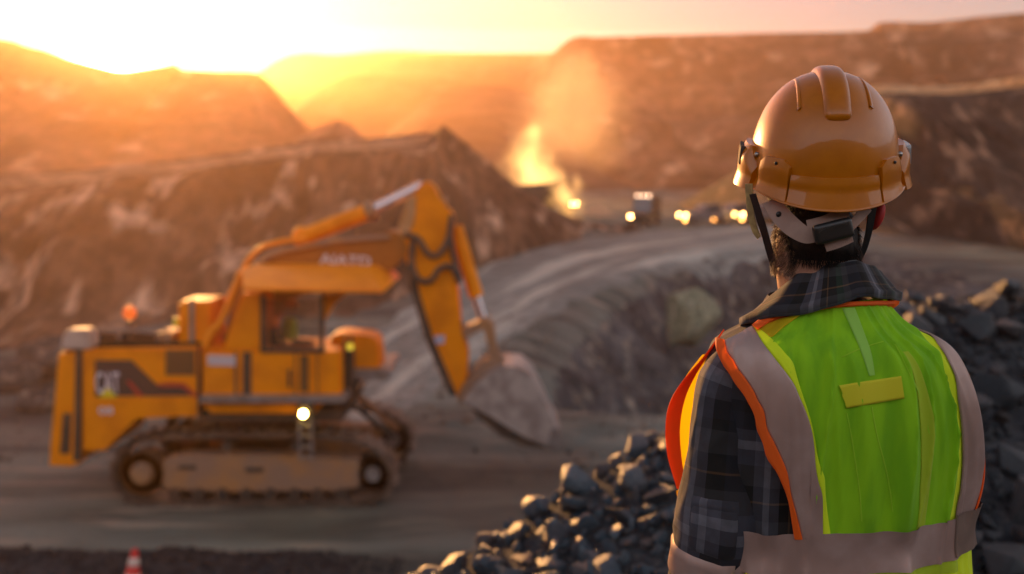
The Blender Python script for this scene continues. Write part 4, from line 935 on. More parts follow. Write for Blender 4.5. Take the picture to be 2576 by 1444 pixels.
def make_track(Y0, Y1, full=True, dx=0.0):
    """one crawler: loop of shoes round sprocket and idler"""
    Yr = EY; path = [(330, 1112), (380, 1101), (480, 1094), (640, 1091), (780, 1093), (880, 1104), (940, 1125), (978, 1160), (989, 1200), (975, 1240), (935, 1262), (850, 1268), (640, 1270), (440, 1270), (370, 1268), (320, 1252), (288, 1220), (283, 1180), (298, 1140)]
    P2 = [xz(a, b_, Yr) for a, b_ in path]; P2 = [(x + dx, z) for x, z in P2]
    C_ = cat(P2 + P2[:3], 400); seg = np.linalg.norm(np.diff(C_, axis=0), axis=1); i_end = next(i for i in range(200, 399) if np.linalg.norm(C_[i] - C_[0]) < .04)
    C_ = C_[:i_end]; L = np.concatenate([[0], np.cumsum(np.linalg.norm(np.diff(C_, axis=0), axis=1))]); n = 46
    tr = bpy.data.objects.new('crawler_track', None)
    bm = bmesh.new(); N = len(C_)
    # inner belt
    for off, th in ((.0, .05),):
        ring = []
        for i in range(N):
            t = C_[(i + 1) % N] - C_[i - 1]; t = t / np.linalg.norm(t); nn = np.array([t[1], -t[0]]) * -1
            o = C_[i] - nn * .03; k = C_[i] - nn * .09
            ring.append([bm.verts.new((o[0], Y0 + .06, o[1])), bm.verts.new((o[0], Y1 - .06, o[1])), bm.verts.new((k[0], Y1 - .06, k[1])), bm.verts.new((k[0], Y0 + .06, k[1]))])
        for i in range(N):
            a_, b_ = ring[i], ring[(i + 1) % N]
            for q in range(4): bm.faces.new((a_[q], a_[(q + 1) % 4], b_[(q + 1) % 4], b_[q]))
    cen = C_.mean(0)
    for k in range(n):
        s = L[-1] * k / n; i = int(np.searchsorted(L, s)) % N; t = C_[(i + 1) % N] - C_[i - 1]; t /= np.linalg.norm(t); nn = np.array([-t[1], t[0]])
        if np.dot(nn, C_[i] - cen) < 0: nn = -nn
        c = C_[i]; w_ = L[-1] / n * .42
        prof = [(-w_, -.03), (w_, -.03), (w_, .012), (w_ * .25, .012), (w_ * .14, .085), (-w_ * .14, .085), (-w_ * .25, .012), (-w_, .012)]
        fv = [[bm.verts.new((c[0] + t[0] * a_ + nn[0] * b_, y, c[1] + t[1] * a_ + nn[1] * b_)) for a_, b_ in prof] for y in (Y0, Y1)]
        for j in range(8): bm.faces.new((fv[0][j], fv[0][(j + 1) % 8], fv[1][(j + 1) % 8], fv[1][j]))
        bm.faces.new(fv[0][::-1]); bm.faces.new(fv[1])
    bm.transform(EXI); trk = bm_obj('crawler_track', bm, m_track, ex, angle=30)
    def wheel(nm, px, py, r, mat, hub, teeth=0):
        x, z = xz(px, py, Yr); x += dx; bm = bmesh.new()
        pr = [(r, Y0 + .10), (r, Y1 - .10), (r * .55, Y1 - .08), (r * .55, Y0 + .12), (r * .85, Y0 + .12), (r * .85, Y0 + .09)]
        S_ = 36; vs = [[bm.verts.new((x + math.cos(2 * math.pi * j / S_) * rr * (1 + (.06 if teeth and rr == r and (j * teeth // S_) % 2 else 0)), y, z + math.sin(2 * math.pi * j / S_) * rr)) for j in range(S_)] for rr, y in [(.001, Y0 + .12)] + pr[::-1] [1:] + [(r, Y0 + .10)] + [(r, Y1 - .1), (.001, Y1 - .1)]]
        for a_ in range(len(vs) - 1):
            for j in range(S_): bm.faces.new((vs[a_][j], vs[a_][(j + 1) % S_], vs[a_ + 1][(j + 1) % S_], vs[a_ + 1][j]))
        bm.transform(EXI); w = bm_obj(nm, bm, mat, trk, angle=35)
        rod('hub', (x, Y0 + .02, z), (x, Y0 + .3, z), r * .42, hub, trk); return w
    wheel('drive_sprocket', 938, 1193, .33, m_dark, m_grey, 18); wheel('idler_wheel', 355, 1193, .42, m_catd, m_catd)
    fr = [(408, 1160), (470, 1150), (560, 1146), (640, 1150), (760, 1152), (850, 1160), (905, 1160), (905, 1226), (850, 1234), (560, 1238), (408, 1232)]
    bm = bmesh.new(); q = [(x + dx, z) for x, z in (xz(a, b_, Yr) for a, b_ in fr)]
    f = [bm.verts.new((x, Y0 + .10, z)) for x, z in q]; bk = [bm.verts.new((x, Y1 - .10, z)) for x, z in q]; bm.faces.new(f); bm.faces.new(bk[::-1])
    for i in range(len(q)): bm.faces.new((f[i], bk[i], bk[(i + 1) % len(q)], f[(i + 1) % len(q)]))
    bmesh.ops.bevel(bm, geom=bm.edges[:], offset=.025, segments=2, affect='EDGES'); bm.transform(EXI); bm_obj('track_frame', bm, m_catd, trk, angle=40)
    for px in (440, 500, 560, 620, 680, 740, 800, 860):
        x, z = xz(px, 1243, Yr); rod('track_roller', (x + dx, Y0 + .05, z), (x + dx, Y1 - .05, z), .12, m_dark, trk)
    for px in (570, 745):
        x, z = xz(px, 1122, Yr); rod('carrier_roller', (x + dx, Y0 + .05, z), (x + dx, Y1 - .05, z), .10, m_dark, trk)
        rod('carrier_bracket', (x + dx, Y0 + .2, z - .02), (x + dx, Y0 + .2, z - .26), .05, m_catd, trk)
    if full:
        for px, py in ((470, 1176), (640, 1182)):
            x, z = xz(px, py, Yr); bm = bmesh.new(); bmesh.ops.create_cube(bm, size=1); bm.transform(EXI @ Matrix.Translation((x, Y0 + .09, z)) @ Matrix.Diagonal((.34, .05, .09, 1))); bmesh.ops.bevel(bm, geom=bm.edges[:], offset=.01, affect='EDGES'); bm_obj('frame_plate', bm, m_dark, trk)
    return trk
make_track(18.72, 19.42)
make_track(21.25, 21.95, False, .10)
prism('undercarriage', [(395, 1060), (860, 1060), (845, 1150), (420, 1150)], 19.45, 21.25, m_dark, Yr=EY)
tubeY('slew_ring', 620, 1058, EY, 1.05, 20.0, 20.7, m_dark)   # rotated below
sr = ex.children[-1]; bpy.data.objects.remove(sr)
c_ = at(630, 1052, YM); rod('slew_ring', (c_.x, YM, c_.z - .16), (c_.x, YM, c_.z + .12), 1.15, m_dark, seg=40)

# upper structure
cw = prism('counterweight', [(147, 890), (150, 888), (204, 890), (200, 1165), (178, 1174), (123, 1172), (127, 1120)], EY, EY + 2.2, m_cat, bev=.06, seg=3)
prism('counterweight_slot', [(158, 1040), (180, 1040), (176, 1142), (150, 1142)], EY - .012, EY + .05, m_dark, cw, bev=.008)
prism('panel_gap', [(190, 884), (205, 884), (203, 1160), (184, 1160)], EY - .006, EY + .03, m_dark, cw, bev=0)
prism('top_cap', [(156, 842), (168, 829), (224, 828), (236, 862), (228, 880), (150, 880)], EY - .03, EY + .30, M('dusty_steel_cap', (.52, .40, .34), .6, (.42, .3, .24), 3), cw, bev=.04)
hs = prism('engine_housing', [(207, 880), (498, 876), (500, 1049), (341, 1049), (268, 1134), (207, 1136)], EY + .02, EY + 1.6, m_cat, bev=.035)
prism('housing_seam', [(497, 872), (503, 872), (503, 1049), (497, 1049)], EY - .005, EY + .03, m_dark, hs, bev=0)
dc = prism('side_decal', [(239, 906), (330, 906), (394, 968), (456, 970), (494, 996), (239, 997)], EY + .005, EY + .024, m_decal, hs, bev=0)
prism('red_stripe', [(396, 966), (428, 962), (462, 964), (500, 998), (486, 998), (458, 974), (398, 972)], EY - .001, EY + .02, m_red, dc, bev=0)
prism('red_stripe', [(318, 958), (326, 958), (362, 998), (346, 998)], EY - .001, EY + .02, m_red, dc, bev=0)
text('side_lettering', 'CAT', 271, 963, EY, .42, m_white, dc, width=.46)
prism('logo_triangle', [(270, 975), (296, 1000), (248, 1000)], EY - .014, EY - .004, m_ylw, dc, bev=0)
text('side_number', '08', 266, 1033, EY + .008, .15, m_white, hs, width=.28)
gr = prism('vent_grille', [(416, 880), (490, 880), (490, 944), (416, 944)], EY + .006, EY + .03, M('grille_brown', (.23, .09, .012), .6), hs, bev=0)
for k in range(9):
    y = 884 + k * 7; prism('grille_slat', [(418, y), (488, y), (488, y + 3), (418, y + 3)], EY - .006, EY + .01, m_dark, gr, bev=0)
prism('side_label', [(522, 893), (592, 895), (592, 921), (522, 919)], EY + .0, EY + .018, M('white_label', (.62, .50, .52), .6), hs, bev=0)
hd_ = prism('hood', [(160, 864), (222, 860), (300, 858), (362, 866), (496, 864), (498, 884), (160, 884)], EY + .25, EY + 1.3, M('matt_dark_hood', (.03, .022, .02), 1.0, spec=0.0), bev=.03)
for (a_, b_) in ((232, 300), (300, 420)): wire('handrail', [at(a_, 862, EY + .35), at(a_, 832, EY + .35), at((a_ + b_) / 2, 831, EY + .35), at(b_, 833, EY + .35), at(b_, 862, EY + .35)], .022, m_grey, n=50)
prism('hood_box', [(390, 838), (436, 838), (436, 866), (390, 866)], EY + .6, YF - .6, m_catd, bev=.02)
bc = rod('warning_beacon', at(326, 868, EY + .5), at(326, 806, EY + .5), .035, m_dark)
bm = bmesh.new(); bmesh.ops.create_uvsphere(bm, u_segments=18, v_segments=12, radius=.13); bm.transform(EXI @ Matrix.Translation(at(326, 787, EY + .5)) @ Matrix.Diagonal((1, 1, 1.1, 1))); bm_obj('beacon_lens', bm, m_amber, bc, smooth=True)
eb = prism('air_cleaner', [(448, 758), (532, 758), (532, 866), (448, 866)], EY + .5, EY + 1.5, m_cat, bev=.05)
prism('air_cleaner_post', [(476, 752), (488, 752), (488, 866), (476, 866)], EY + .46, EY + .5, m_grey, eb, bev=.005)
prism('yellow_tag', [(436, 800), (449, 800), (449, 822), (436, 822)], EY + .44, EY + .5, m_ylw, eb, bev=0)

# cab
cabB = prism('cab', [(508, 882), (853, 884), (858, 1000), (508, 1000)], EY + .03, EY + 1.7, m_cat, bev=.03)
cab_open = prism('cab_window', [(663, 752), (808, 752), (808, 878), (663, 878)], EY + .012, EY + .04, m_glass, cabB, bev=0)
for pts in ([(655, 744), (667, 744), (667, 884), (655, 884)], [(804, 744), (816, 744), (816, 884), (804, 884)], [(655, 876), (816, 876), (816, 888), (655, 888)]):
    prism('window_frame', pts, EY - .01, EY + .035, m_dark, cabB, bev=.005)
prism('cab_wall', [(608, 738), (655, 738), (655, 880), (560, 880)], EY + .06, EY + 1.65, m_cat, cabB, bev=.02)
bm = bmesh.new(); q_ = [at(*p) for p in ((606, 677, EY), (930, 685, EY), (964, 731, EY - .95), (610, 725, EY - .95), (610, 732, EY - .95), (964, 738, EY - .95))]
fr_ = [q_[0], q_[1], q_[2], q_[5], q_[4], q_[3]]; bk_ = [Vector((v.x, EY + 2.0, q_[0].z if i < 2 else q_[5].z)) for i, v in enumerate(fr_)]
a_, b2 = [bm.verts.new(v) for v in (q_[0], q_[1], q_[2], q_[3])], None
lo_ = [bm.verts.new(v) for v in (q_[4], q_[5])]; tb_ = [bm.verts.new(v) for v in (bk_[0], bk_[1])]; lb_ = [bm.verts.new(Vector((q_[4].x, EY + 2.0, q_[4].z))), bm.verts.new(Vector((q_[5].x, EY + 2.0, q_[5].z)))]
bm.faces.new((a_[0], a_[1], a_[2], a_[3])); bm.faces.new((a_[3], a_[2], lo_[1], lo_[0])); bm.faces.new((a_[0], tb_[0], tb_[1], a_[1])); bm.faces.new((lo_[0], lo_[1], lb_[1], lb_[0])); bm.faces.new((tb_[0], lb_[0], lb_[1], tb_[1]))
bm.faces.new((a_[0], a_[3], lo_[0], lb_[0], tb_[0])); bm.faces.new((a_[1], tb_[1], lb_[1], lo_[1], a_[2]))
bmesh.ops.bevel(bm, geom=bm.edges[:], offset=.02, segments=2, affect='EDGES', clamp_overlap=True); bm.transform(EXI); rf = bm_obj('cab_roof', bm, m_catl, ex, angle=40)
prism('roof_bracket', [(812, 738), (872, 738), (840, 765), (814, 812)], EY + .02, EY + .10, m_cat, rf, bev=.01)
wire('guard_post', [at(604, 684, EY - .02), at(598, 712, EY - .02), at(560, 800, EY - .02), at(528, 842, EY - .02), at(516, 874, EY - .02)], .07, m_catl, cabB)
wire('guard_post', [at(608, 684, EY + 1.9), at(560, 790, EY + 1.9), at(520, 874, EY + 1.9)], .07, m_catl, cabB)
for a_, b_ in ((590, 596), (610, 632), (741, 744), (797, 799)): prism('door_seam', [(a_, 886), (b_, 886), (b_, 998), (a_, 998)], EY + .012, EY + .04, m_dark, cabB, bev=0)
prism('door_handle', [(724, 930), (730, 930), (730, 975), (724, 975)], EY - .03, EY + .03, m_dark, cabB, bev=.006)
prism('door_vent', [(755, 894), (776, 894), (776, 986), (755, 986)], EY + .010, EY + .04, M('brown_vent', (.12, .05, .012), .6), cabB, bev=0)
cwk = prism('catwalk', [(500, 1000), (868, 1000), (868, 1014), (500, 1014)], EY - .28, EY + .6, m_grey, bev=.01)
prism('side_skirt', [(505, 1015), (815, 1015), (790, 1040), (530, 1040)], EY - .02, EY + 2.6, m_cat, bev=.02)
prism('lower_deck', [(500, 1036), (870, 1030), (860, 1062), (500, 1062)], EY + .15, YF - .1, m_dark, bev=.02)
wl = prism('work_lamp', [(752, 1016), (786, 1016), (786, 1050), (752, 1050)], EY - .22, EY - .02, m_dark, bev=.02)
tubeY('lamp_lens', 769, 1034, EY, .055, EY - .25, EY - .215, m_lamp, wl)
ld = empty('ladder_tmp'); bpy.data.objects.remove(ld)
bm = bmesh.new()
for px in (754, 784):
    a_, b_ = at(px, 1050, EY - .18), at(px, 1158, EY - .18); bmesh.ops.create_cone(bm, cap_ends=True, segments=8, radius1=.022, radius2=.022, depth=(a_ - b_).length, matrix=Matrix.Translation((a_ + b_) / 2))
for k in range(4):
    a_, b_ = at(754, 1070 + k * 27, EY - .18), at(784, 1070 + k * 27, EY - .18); bmesh.ops.create_cone(bm, cap_ends=True, segments=8, radius1=.018, radius2=.018, depth=(a_ - b_).length, matrix=Matrix.Translation((a_ + b_) / 2) @ Matrix.Rotation(R(90), 4, 'Y'))
bm.transform(EXI); bm_obj('ladder', bm, m_grey, ex)
tb = prism('front_cabinet', [(826, 850), (850, 838), (930, 846), (950, 858), (955, 935), (826, 935)], EY + 1.0, EY + 1.9, m_cat, bev=.05)
prism('cabinet_panel', [(886, 862), (946, 864), (948, 928), (886, 928)], EY + .985, EY + 1.02, m_catl, tb, bev=.008)
prism('front_bumper', [(850, 930), (975, 930), (982, 944), (975, 956), (850, 954)], EY + .8, EY + 2.7, m_grey, bev=.02)
prism('front_frame', [(820, 884), (882, 884), (882, 1000), (820, 1010)], EY + .5, EY + 2.6, m_dark, bev=.02)
for px in (868, 884): rod('guard_rail', at(px, 846, EY + .4), at(px, 1000, EY + .4), .03, m_dark)
ml = rod('marker_lamp', at(881, 872, EY + .36), at(881, 872, EY + .42), .07, M('amber_lens', (.5, .4, .03), .3, emit=(1, .7, .05), es=.3))
rod('brace_bar', at(880, 978, EY + 2.5), at(1000, 1082, EY + 2.5), .07, m_catd)
rod('brace_bar', at(872, 1004, EY + 2.0), at(990, 1100, EY + 2.2), .06, m_dark)

# boom, stick, bucket
Y0, Y1 = YM - .42, YM + .42
bo = prism('boom', [(560, 880), (600, 760), (625, 690), (655, 655), (700, 632), (770, 622), (860, 610), (950, 598), (990, 575), (1018, 590), (1034, 630), (1000, 668), (940, 705), (880, 712), (820, 720), (740, 740), (690, 800), (650, 880)], Y0, Y1, M('worn_boom_paint', (0.40, 0.112, 0.003), .5, (0.31, 0.095, 0.006), 1.4, .4, .7), bev=.05, Yr=YM)
text('boom_lettering', 'AJATD', 868, 658, Y0 - .012, .26, m_white, bo, width=1.02, rot=R(3))
wire('boom_pipe', [at(606, 690, Y0 - .06), at(625, 655, Y0 - .06), at(660, 622, Y0 - .06), at(720, 606, Y0 - .06), at(770, 604, Y0 - .06)], .055, m_catl, bo)
wire('boom_pipe', [at(640, 668, Y0 - .05), at(690, 640, Y0 - .05), at(760, 622, Y0 - .05), at(860, 606, Y0 - .05), at(980, 596, Y0 - .05)], .05, m_catd, bo)
sc = rod('stick_cylinder', at(742, 604, YM), at(940, 527, YM), .17, m_cat, seg=24)
rod('cylinder_rod', at(936, 529, YM), at(1066, 466, YM), .11, m_chrome, sc, seg=20)
rod('cylinder_collar', at(922, 534, YM), at(944, 526, YM), .20, m_catd, sc, seg=24)
bm = bmesh.new(); bmesh.ops.create_uvsphere(bm, u_segments=16, v_segments=10, radius=.17); bm.transform(EXI @ Matrix.Translation(at(757, 590, YM))); bm_obj('cylinder_mount', bm, m_catl, sc, smooth=True)
st = prism('stick', [(1054, 470), (1070, 455), (1092, 462), (1112, 512), (1142, 535), (1144, 568), (1132, 590), (1150, 700), (1154, 810), (1180, 880), (1172, 992), (1140, 985), (1112, 920), (1078, 840), (1050, 740), (1026, 656), (1012, 590), (1030, 520)], YM - .36, YM + .36, m_cat, bev=.045, Yr=YM)
prism('stick_plate', [(1006, 570), (1030, 500), (1052, 490), (1046, 560), (1022, 600)], YM - .40, YM + .40, M('pale_lit_paint', (.55, .30, .15), .6, (.45, .2, .06), 3), st, bev=.02, Yr=YM)  # real plate, its pale tone is light on it put into the colour
prism('blue_tag', [(1096, 838), (1122, 836), (1120, 856), (1100, 858)], YM - .385, YM - .35, M('pale_blue_tag', (.45, .45, .62), .6), st, bev=0, Yr=YM)
prism('stick_underside', [(1026, 660), (1042, 656), (1062, 740), (1092, 840), (1128, 925), (1152, 985), (1134, 985), (1104, 918), (1072, 842), (1044, 745)], YM - .375, YM - .30, m_dark, st, bev=.005, Yr=YM)
bcyl = rod('bucket_cylinder', at(1146, 570, YM), at(1198, 745, YM), .15, m_cat, seg=24)
rod('cylinder_rod', at(1196, 740, YM), at(1216, 805, YM), .09, m_chrome, bcyl, seg=18)
prism('bucket_link', [(1206, 800), (1220, 794), (1242, 812), (1244, 850), (1258, 900), (1240, 912), (1226, 870), (1222, 830)], YM - .30, YM + .30, m_catd, bev=.02, Yr=YM)
prism('bucket_link', [(1158, 826), (1214, 800), (1224, 818), (1172, 846)], YM - .32, YM + .32, m_catd, bev=.02, Yr=YM)
bk = prism('bucket', [(1168, 988), (1196, 952), (1232, 920), (1268, 904), (1310, 906), (1340, 930), (1366, 985), (1392, 1040), (1400, 1052), (1384, 1092), (1374, 1098), (1330, 1082), (1290, 1058), (1240, 1022), (1190, 1004)], YM - .80, YM + .80, m_bucket, bev=.03, Yr=YM)
prism('bucket_ear', [(1150, 992), (1166, 960), (1216, 900), (1262, 890), (1272, 912), (1230, 940), (1190, 1000), (1168, 1004)], YM - .40, YM + .40, m_catd, bk, bev=.02, Yr=YM)
prism('bucket_lining', [(1190, 1008), (1240, 1026), (1290, 1062), (1330, 1086), (1372, 1100), (1362, 1104), (1318, 1100), (1262, 1076), (1206, 1030)], YM - .72, YM + .72, m_dark, bk, bev=.01, Yr=YM)
prism('wear_plate', [(1384, 1050), (1404, 1056), (1388, 1098), (1372, 1096)], YM - .83, YM + .83, m_grey, bk, bev=.01, Yr=YM)
for k in range(5):
    y = YM - .72 + k * .36; prism('bucket_tooth', [(1362, 1088), (1392, 1072), (1414, 1092), (1390, 1106), (1374, 1104)], y - .06, y + .06, m_grey, bk, bev=.01, Yr=YM)
yh = YM - .42
wire('hydraulic_hose', [at(1020, 590, yh), at(1050, 600, yh - .05), at(1078, 640, yh - .08), at(1104, 640, yh - .08), at(1128, 600, yh - .03), at(1136, 545, yh)], .06, m_hose)
wire('hydraulic_hose', [at(1040, 600, yh), at(1036, 660, yh - .06), at(1052, 702, yh - .1), at(1084, 706, yh - .1), at(1106, 676, yh - .08), at(1136, 672, yh - .03), at(1156, 712, yh)], .06, m_hose)
wire('hydraulic_hose', [at(1138, 540, yh + .03), at(1132, 580, yh), at(1140, 640, yh), at(1158, 700, yh)], .055, m_hose)

# ---- operator on the seat behind the glass
oc = at(735, 880, EY + .85)
op = empty('person', (oc.x - .05, oc.y, oc.z - .02), 0, 'operator in a lime hi-vis vest sitting inside the excavator cab', 'person')
ov = [(0, 0, .12, .15, .12), (0, .0, .35, .14, .10), (.02, 0, .60, .15, .10), (.03, 0, .72, .06), (.05, 0, .80, .055), (.02, -.17, .60, .06), (.10, -.24, .36, .048), (.32, -.18, .36, .036), (.40, -.16, .38, .035), (.02, .17, .60, .06), (.10, .24, .36, .048), (.32, .18, .36, .036), (.40, .16, .38, .035),
      (.20, -.10, .12, .085), (.46, -.11, .12, .065), (.50, -.11, -.28, .05), (.60, -.11, -.30, .04), (.20, .10, .12, .085), (.46, .11, .12, .065), (.50, .11, -.28, .05), (.60, .11, -.30, .04)]
oe = [(0, 1), (1, 2), (2, 3), (3, 4), (2, 5), (5, 6), (6, 7), (7, 8), (2, 9), (9, 10), (10, 11), (11, 12), (0, 13), (13, 14), (14, 15), (15, 16), (0, 17), (17, 18), (18, 19), (19, 20)]
om = [skin_figure(ov, oe), ell((.06, 0, .90), (.10, .075, .115)), ell((.155, 0, .885), (.02, .015, .02)), ell((.06, -.078, .89), (.02, .01, .03)), ell((.06, .078, .89), (.02, .01, .03))]
for sy in (-1, 1):
    for vs, es in hand_chains((.36, .17 * sy, .37), (1, -.1 * sy, .05), (0, 0, 1), (.2, -sy, 0), .9, .6): om.append(skin_figure(vs, es, sub=1))
ob = remeshed('body', om, .010, 3, m_skin, op)
vest_o = remeshed('vest', [skin_figure([(0, 0, .20, .17, .14), (0, 0, .36, .165, .125), (.02, 0, .60, .17, .12), (.025, 0, .68, .10, .09)], [(0, 1), (1, 2), (2, 3)])], .012, 3, M('operator_vest', (.50, .95, .02), .6), op)
remeshed('trousers', [skin_figure([(0, 0, .10, .165, .13), (.20, -.10, .12, .095), (.46, -.11, .12, .078), (.50, -.11, -.24, .062), (.20, .10, .12, .095), (.46, .11, .12, .078), (.50, .11, -.24, .062)], [(0, 1), (1, 2), (2, 3), (0, 4), (4, 5), (5, 6)])], .012, 3, m_trouser, op)
remeshed('cap', [ell((.05, 0, .945), (.115, .088, .085)), ell((.16, 0, .93), (.06, .07, .012))], .010, 3, M('orange_cap', (.8, .2, .02), .5), op)
prism('seat', [(690, 884), (760, 884), (760, 896), (700, 896), (690, 830), (680, 830), (680, 884)], EY + .55, EY + 1.15, m_dark, cabB, bev=.02)
# ------------------------------------------------------------------ rocks of the heap the man stands behind
m_rock, nt, b = nmat('broken_rock')
oi = nt.nodes.new('ShaderNodeObjectInfo')
cr = nt.nodes.new('ShaderNodeValToRGB'); nt.links.new(oi.outputs['Random'], cr.inputs[0])
for i, (p, c) in enumerate([(0, (.020, .038, .056)), (.3, (.042, .072, .102)), (.55, (.030, .042, .056)), (.75, (.066, .102, .132)), (.9, (.075, .062, .060)), (1, (.024, .044, .066))]):
    e = cr.color_ramp.elements[i] if i < 2 else cr.color_ramp.elements.new(p); e.position = p; e.color = (*c, 1)
v_ = ramp(nt, noise(nt, 7, 6), .35, .7)
dk = nt.nodes.new('ShaderNodeMix'); dk.data_type = 'RGBA'; dk.blend_type = 'MULTIPLY'; dk.inputs[0].default_value = 1
nt.links.new(cr.outputs[0], dk.inputs[6]); nt.links.new(mixc(nt, v_, (.65, .65, .68), (1.45, 1.38, 1.3)), dk.inputs[7]); nt.links.new(dk.outputs[2], b.inputs['Base Color'])
b.inputs['Roughness'].default_value = .34; b.inputs['Specular IOR Level'].default_value = .5
bump(nt, b, noise(nt, 30, 8, rough=.65), .8, .02)
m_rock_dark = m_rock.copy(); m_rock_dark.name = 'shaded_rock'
for e in m_rock_dark.node_tree.nodes['Color Ramp'].color_ramp.elements: e.color = (e.color[0] * .50, e.color[1] * .42, e.color[2] * .38, 1)  # darker copy for the right heap, its shade put into the rock colour
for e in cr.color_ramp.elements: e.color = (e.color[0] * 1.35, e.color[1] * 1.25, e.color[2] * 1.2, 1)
def rock_mesh(seed, n=14, sx=1, sy=1, sz=1, bev=.10):
    r_ = np.random.default_rng(seed); bm = bmesh.new()
    P = r_.normal(size=(n, 3)); P /= np.linalg.norm(P, axis=1)[:, None]; P *= r_.uniform(.82, 1.0, (n, 1)); P *= (sx, sy, sz)
    for p in P: bm.verts.new(p)
    res = bmesh.ops.convex_hull(bm, input=bm.verts[:]); bmesh.ops.delete(bm, geom=[g for g in res['geom_interior'] if isinstance(g, bmesh.types.BMVert)], context='VERTS')
    bmesh.ops.dissolve_limit(bm, angle_limit=R(14), verts=bm.verts[:], edges=bm.edges[:])
    if bev:
        bmesh.ops.bevel(bm, geom=bm.edges[:], offset=bev, segments=2, profile=.5, affect='EDGES', clamp_overlap=True)
        bmesh.ops.triangulate(bm, faces=bm.faces[:]); bmesh.ops.subdivide_edges(bm, edges=bm.edges[:], cuts=1, use_grid_fill=True)
        for v in bm.verts:
            c = v.co; d = .05 * float(vnoise(c.x * 2.3, c.y * 2.3, c.z * 2.3, seed)) + .02 * float(vnoise(c.x * 6, c.y * 6, c.z * 6, seed + 1)); v.co = c * (1 + d)
    bmesh.ops.recalc_face_normals(bm, faces=bm.faces); me = bpy.data.meshes.new('rock'); bm.to_mesh(me); bm.free(); me.materials.append(m_rock)
    me.polygons.foreach_set('use_smooth', [True] * len(me.polygons)); me.set_sharp_from_angle(angle=R(32)); return me
RM = [rock_mesh(500 + i, 11 + i % 7, 1.0, .62 + .3 * ((i * 37) % 10) / 10, .40 + .3 * ((i * 53) % 10) / 10, .11) for i in range(16)]
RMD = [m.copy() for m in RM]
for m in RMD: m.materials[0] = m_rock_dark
placed = []
def project(p):
    d = Vector(p) - Vector((0, 0, H)); cy_ = d.y * math.cos(PHI) - d.z * math.sin(PHI); v = (d.y * math.sin(PHI) + d.z * math.cos(PHI)) / cy_; return 1288 + F * d.x / cy_, 722 - F * v, cy_
rr_ = np.random.default_rng(77)
def put_rock(x, y, r, label, group, sink=.35):
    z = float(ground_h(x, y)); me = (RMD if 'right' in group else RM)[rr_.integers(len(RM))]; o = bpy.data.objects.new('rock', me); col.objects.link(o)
    o.scale = (r, r, r); o.rotation_euler = (rr_.normal(0, .35), rr_.normal(0, .35), rr_.uniform(0, 6.28)); o.location = (x, y, z + r * sink * .55)
    tag(o, label, 'rock', group); placed.append((x, y, r)); return o
def heap(n, rlo, rhi, xr, yr, inside, label, group, spacing=.78, tries=9000, sink=.5):
    k = 0; X = rr_.uniform(*xr, tries); Y = rr_.uniform(*yr, tries); RR = rlo + (rhi - rlo) * rr_.random(tries) ** 1.6; Z = ground_h(X, Y)
    for x, y, r, z in zip(X, Y, RR, Z):
        if k >= n: break
        px, py, _d = project((x, y, float(z) + r * .4))
        if not inside(px, py, x, y): continue
        if placed:
            A = np.array(placed)
            if (((x - A[:, 0]) ** 2 + (y - A[:, 1]) ** 2) < (spacing * (r + A[:, 2])) ** 2).any(): continue
        if (x - PX) ** 2 + (y - PY) ** 2 < (.42 + r) ** 2: continue
        put_rock(x, y, r, label, group, sink); k += 1
    return k
cyr = lambda x: float(np.interp(x, CR_X, CR_Y))
left = lambda px, py, x, y: px < 1800 and py < 1560 and y < cyr(x) + .35
right = lambda px, py, x, y: 2180 < px < 2700 and py < 1560 and y < cyr(x) + .5
n1 = heap(38, .09, .16, (-1.1, 1.6), (2.3, 6), left, 'larger blue-grey broken rock in the sunlit heap left of the man', 'larger rocks in the left heap')
n2 = heap(110, .04, .085, (-1.1, 1.6), (2.2, 6), left, 'small broken stone wedged in the sunlit heap left of the man', 'small stones in the left heap', .72)
n3 = heap(60, .13, .27, (1.0, 5.2), (2.4, 8.6), right, 'larger dark rock in the shaded heap right of the man', 'larger rocks in the right heap')
n4 = heap(150, .05, .12, (0.9, 5.2), (2.4, 8.6), right, 'small dark stone in the shaded heap right of the man', 'small stones in the right heap', .70)
# small rubble between them
def rubble(name, n, rlo, rhi, xr, yr, ok, mat, seed, label, zoff=0.0):
    r_ = np.random.default_rng(seed); base = []
    for i in range(8):
        bm = bmesh.new(); P = r_.normal(size=(10, 3)); P /= np.linalg.norm(P, axis=1)[:, None]; P *= (1, .75, .55)
        for p in P: bm.verts.new(p)
        bmesh.ops.convex_hull(bm, input=bm.verts[:]); bm.verts.index_update(); base.append((np.array([v.co[:] for v in bm.verts]), [tuple(v.index for v in f.verts) for f in bm.faces])); bm.free()
    V, Fc, nb = [], [], 0
    X, Y = r_.uniform(*xr, n), r_.uniform(*yr, n); Rr = rlo + (rhi - rlo) * r_.random(n) ** 2; Z = ground_h(X, Y)
    for x, y, z, r in zip(X, Y, Z, Rr):
        if not ok(x, y): continue
        bv, bf = base[r_.integers(8)]; a_ = Euler(tuple(r_.uniform(0, 6.28, 3))).to_matrix(); q = bv @ np.array(a_) * r + (x, y, z + r * .3 + zoff); V.append(q); Fc += [tuple(i + nb for i in f) for f in bf]; nb += len(bv)
    o = mesh_obj(name, np.concatenate(V), Fc, mat, smooth=False); return tag(o, label, 'rubble', kind='stuff')
rubble('rubble', 9000, .018, .06, (-1.6, 6.5), (1.6, 10), lambda x, y: x < 1.1 and abs(y - cyr(x) + 1.0) < 1.9 and (x - PX) ** 2 + (y - PY) ** 2 > .2, m_rock, 5, 'small broken stones filling the gaps of the rock heap')
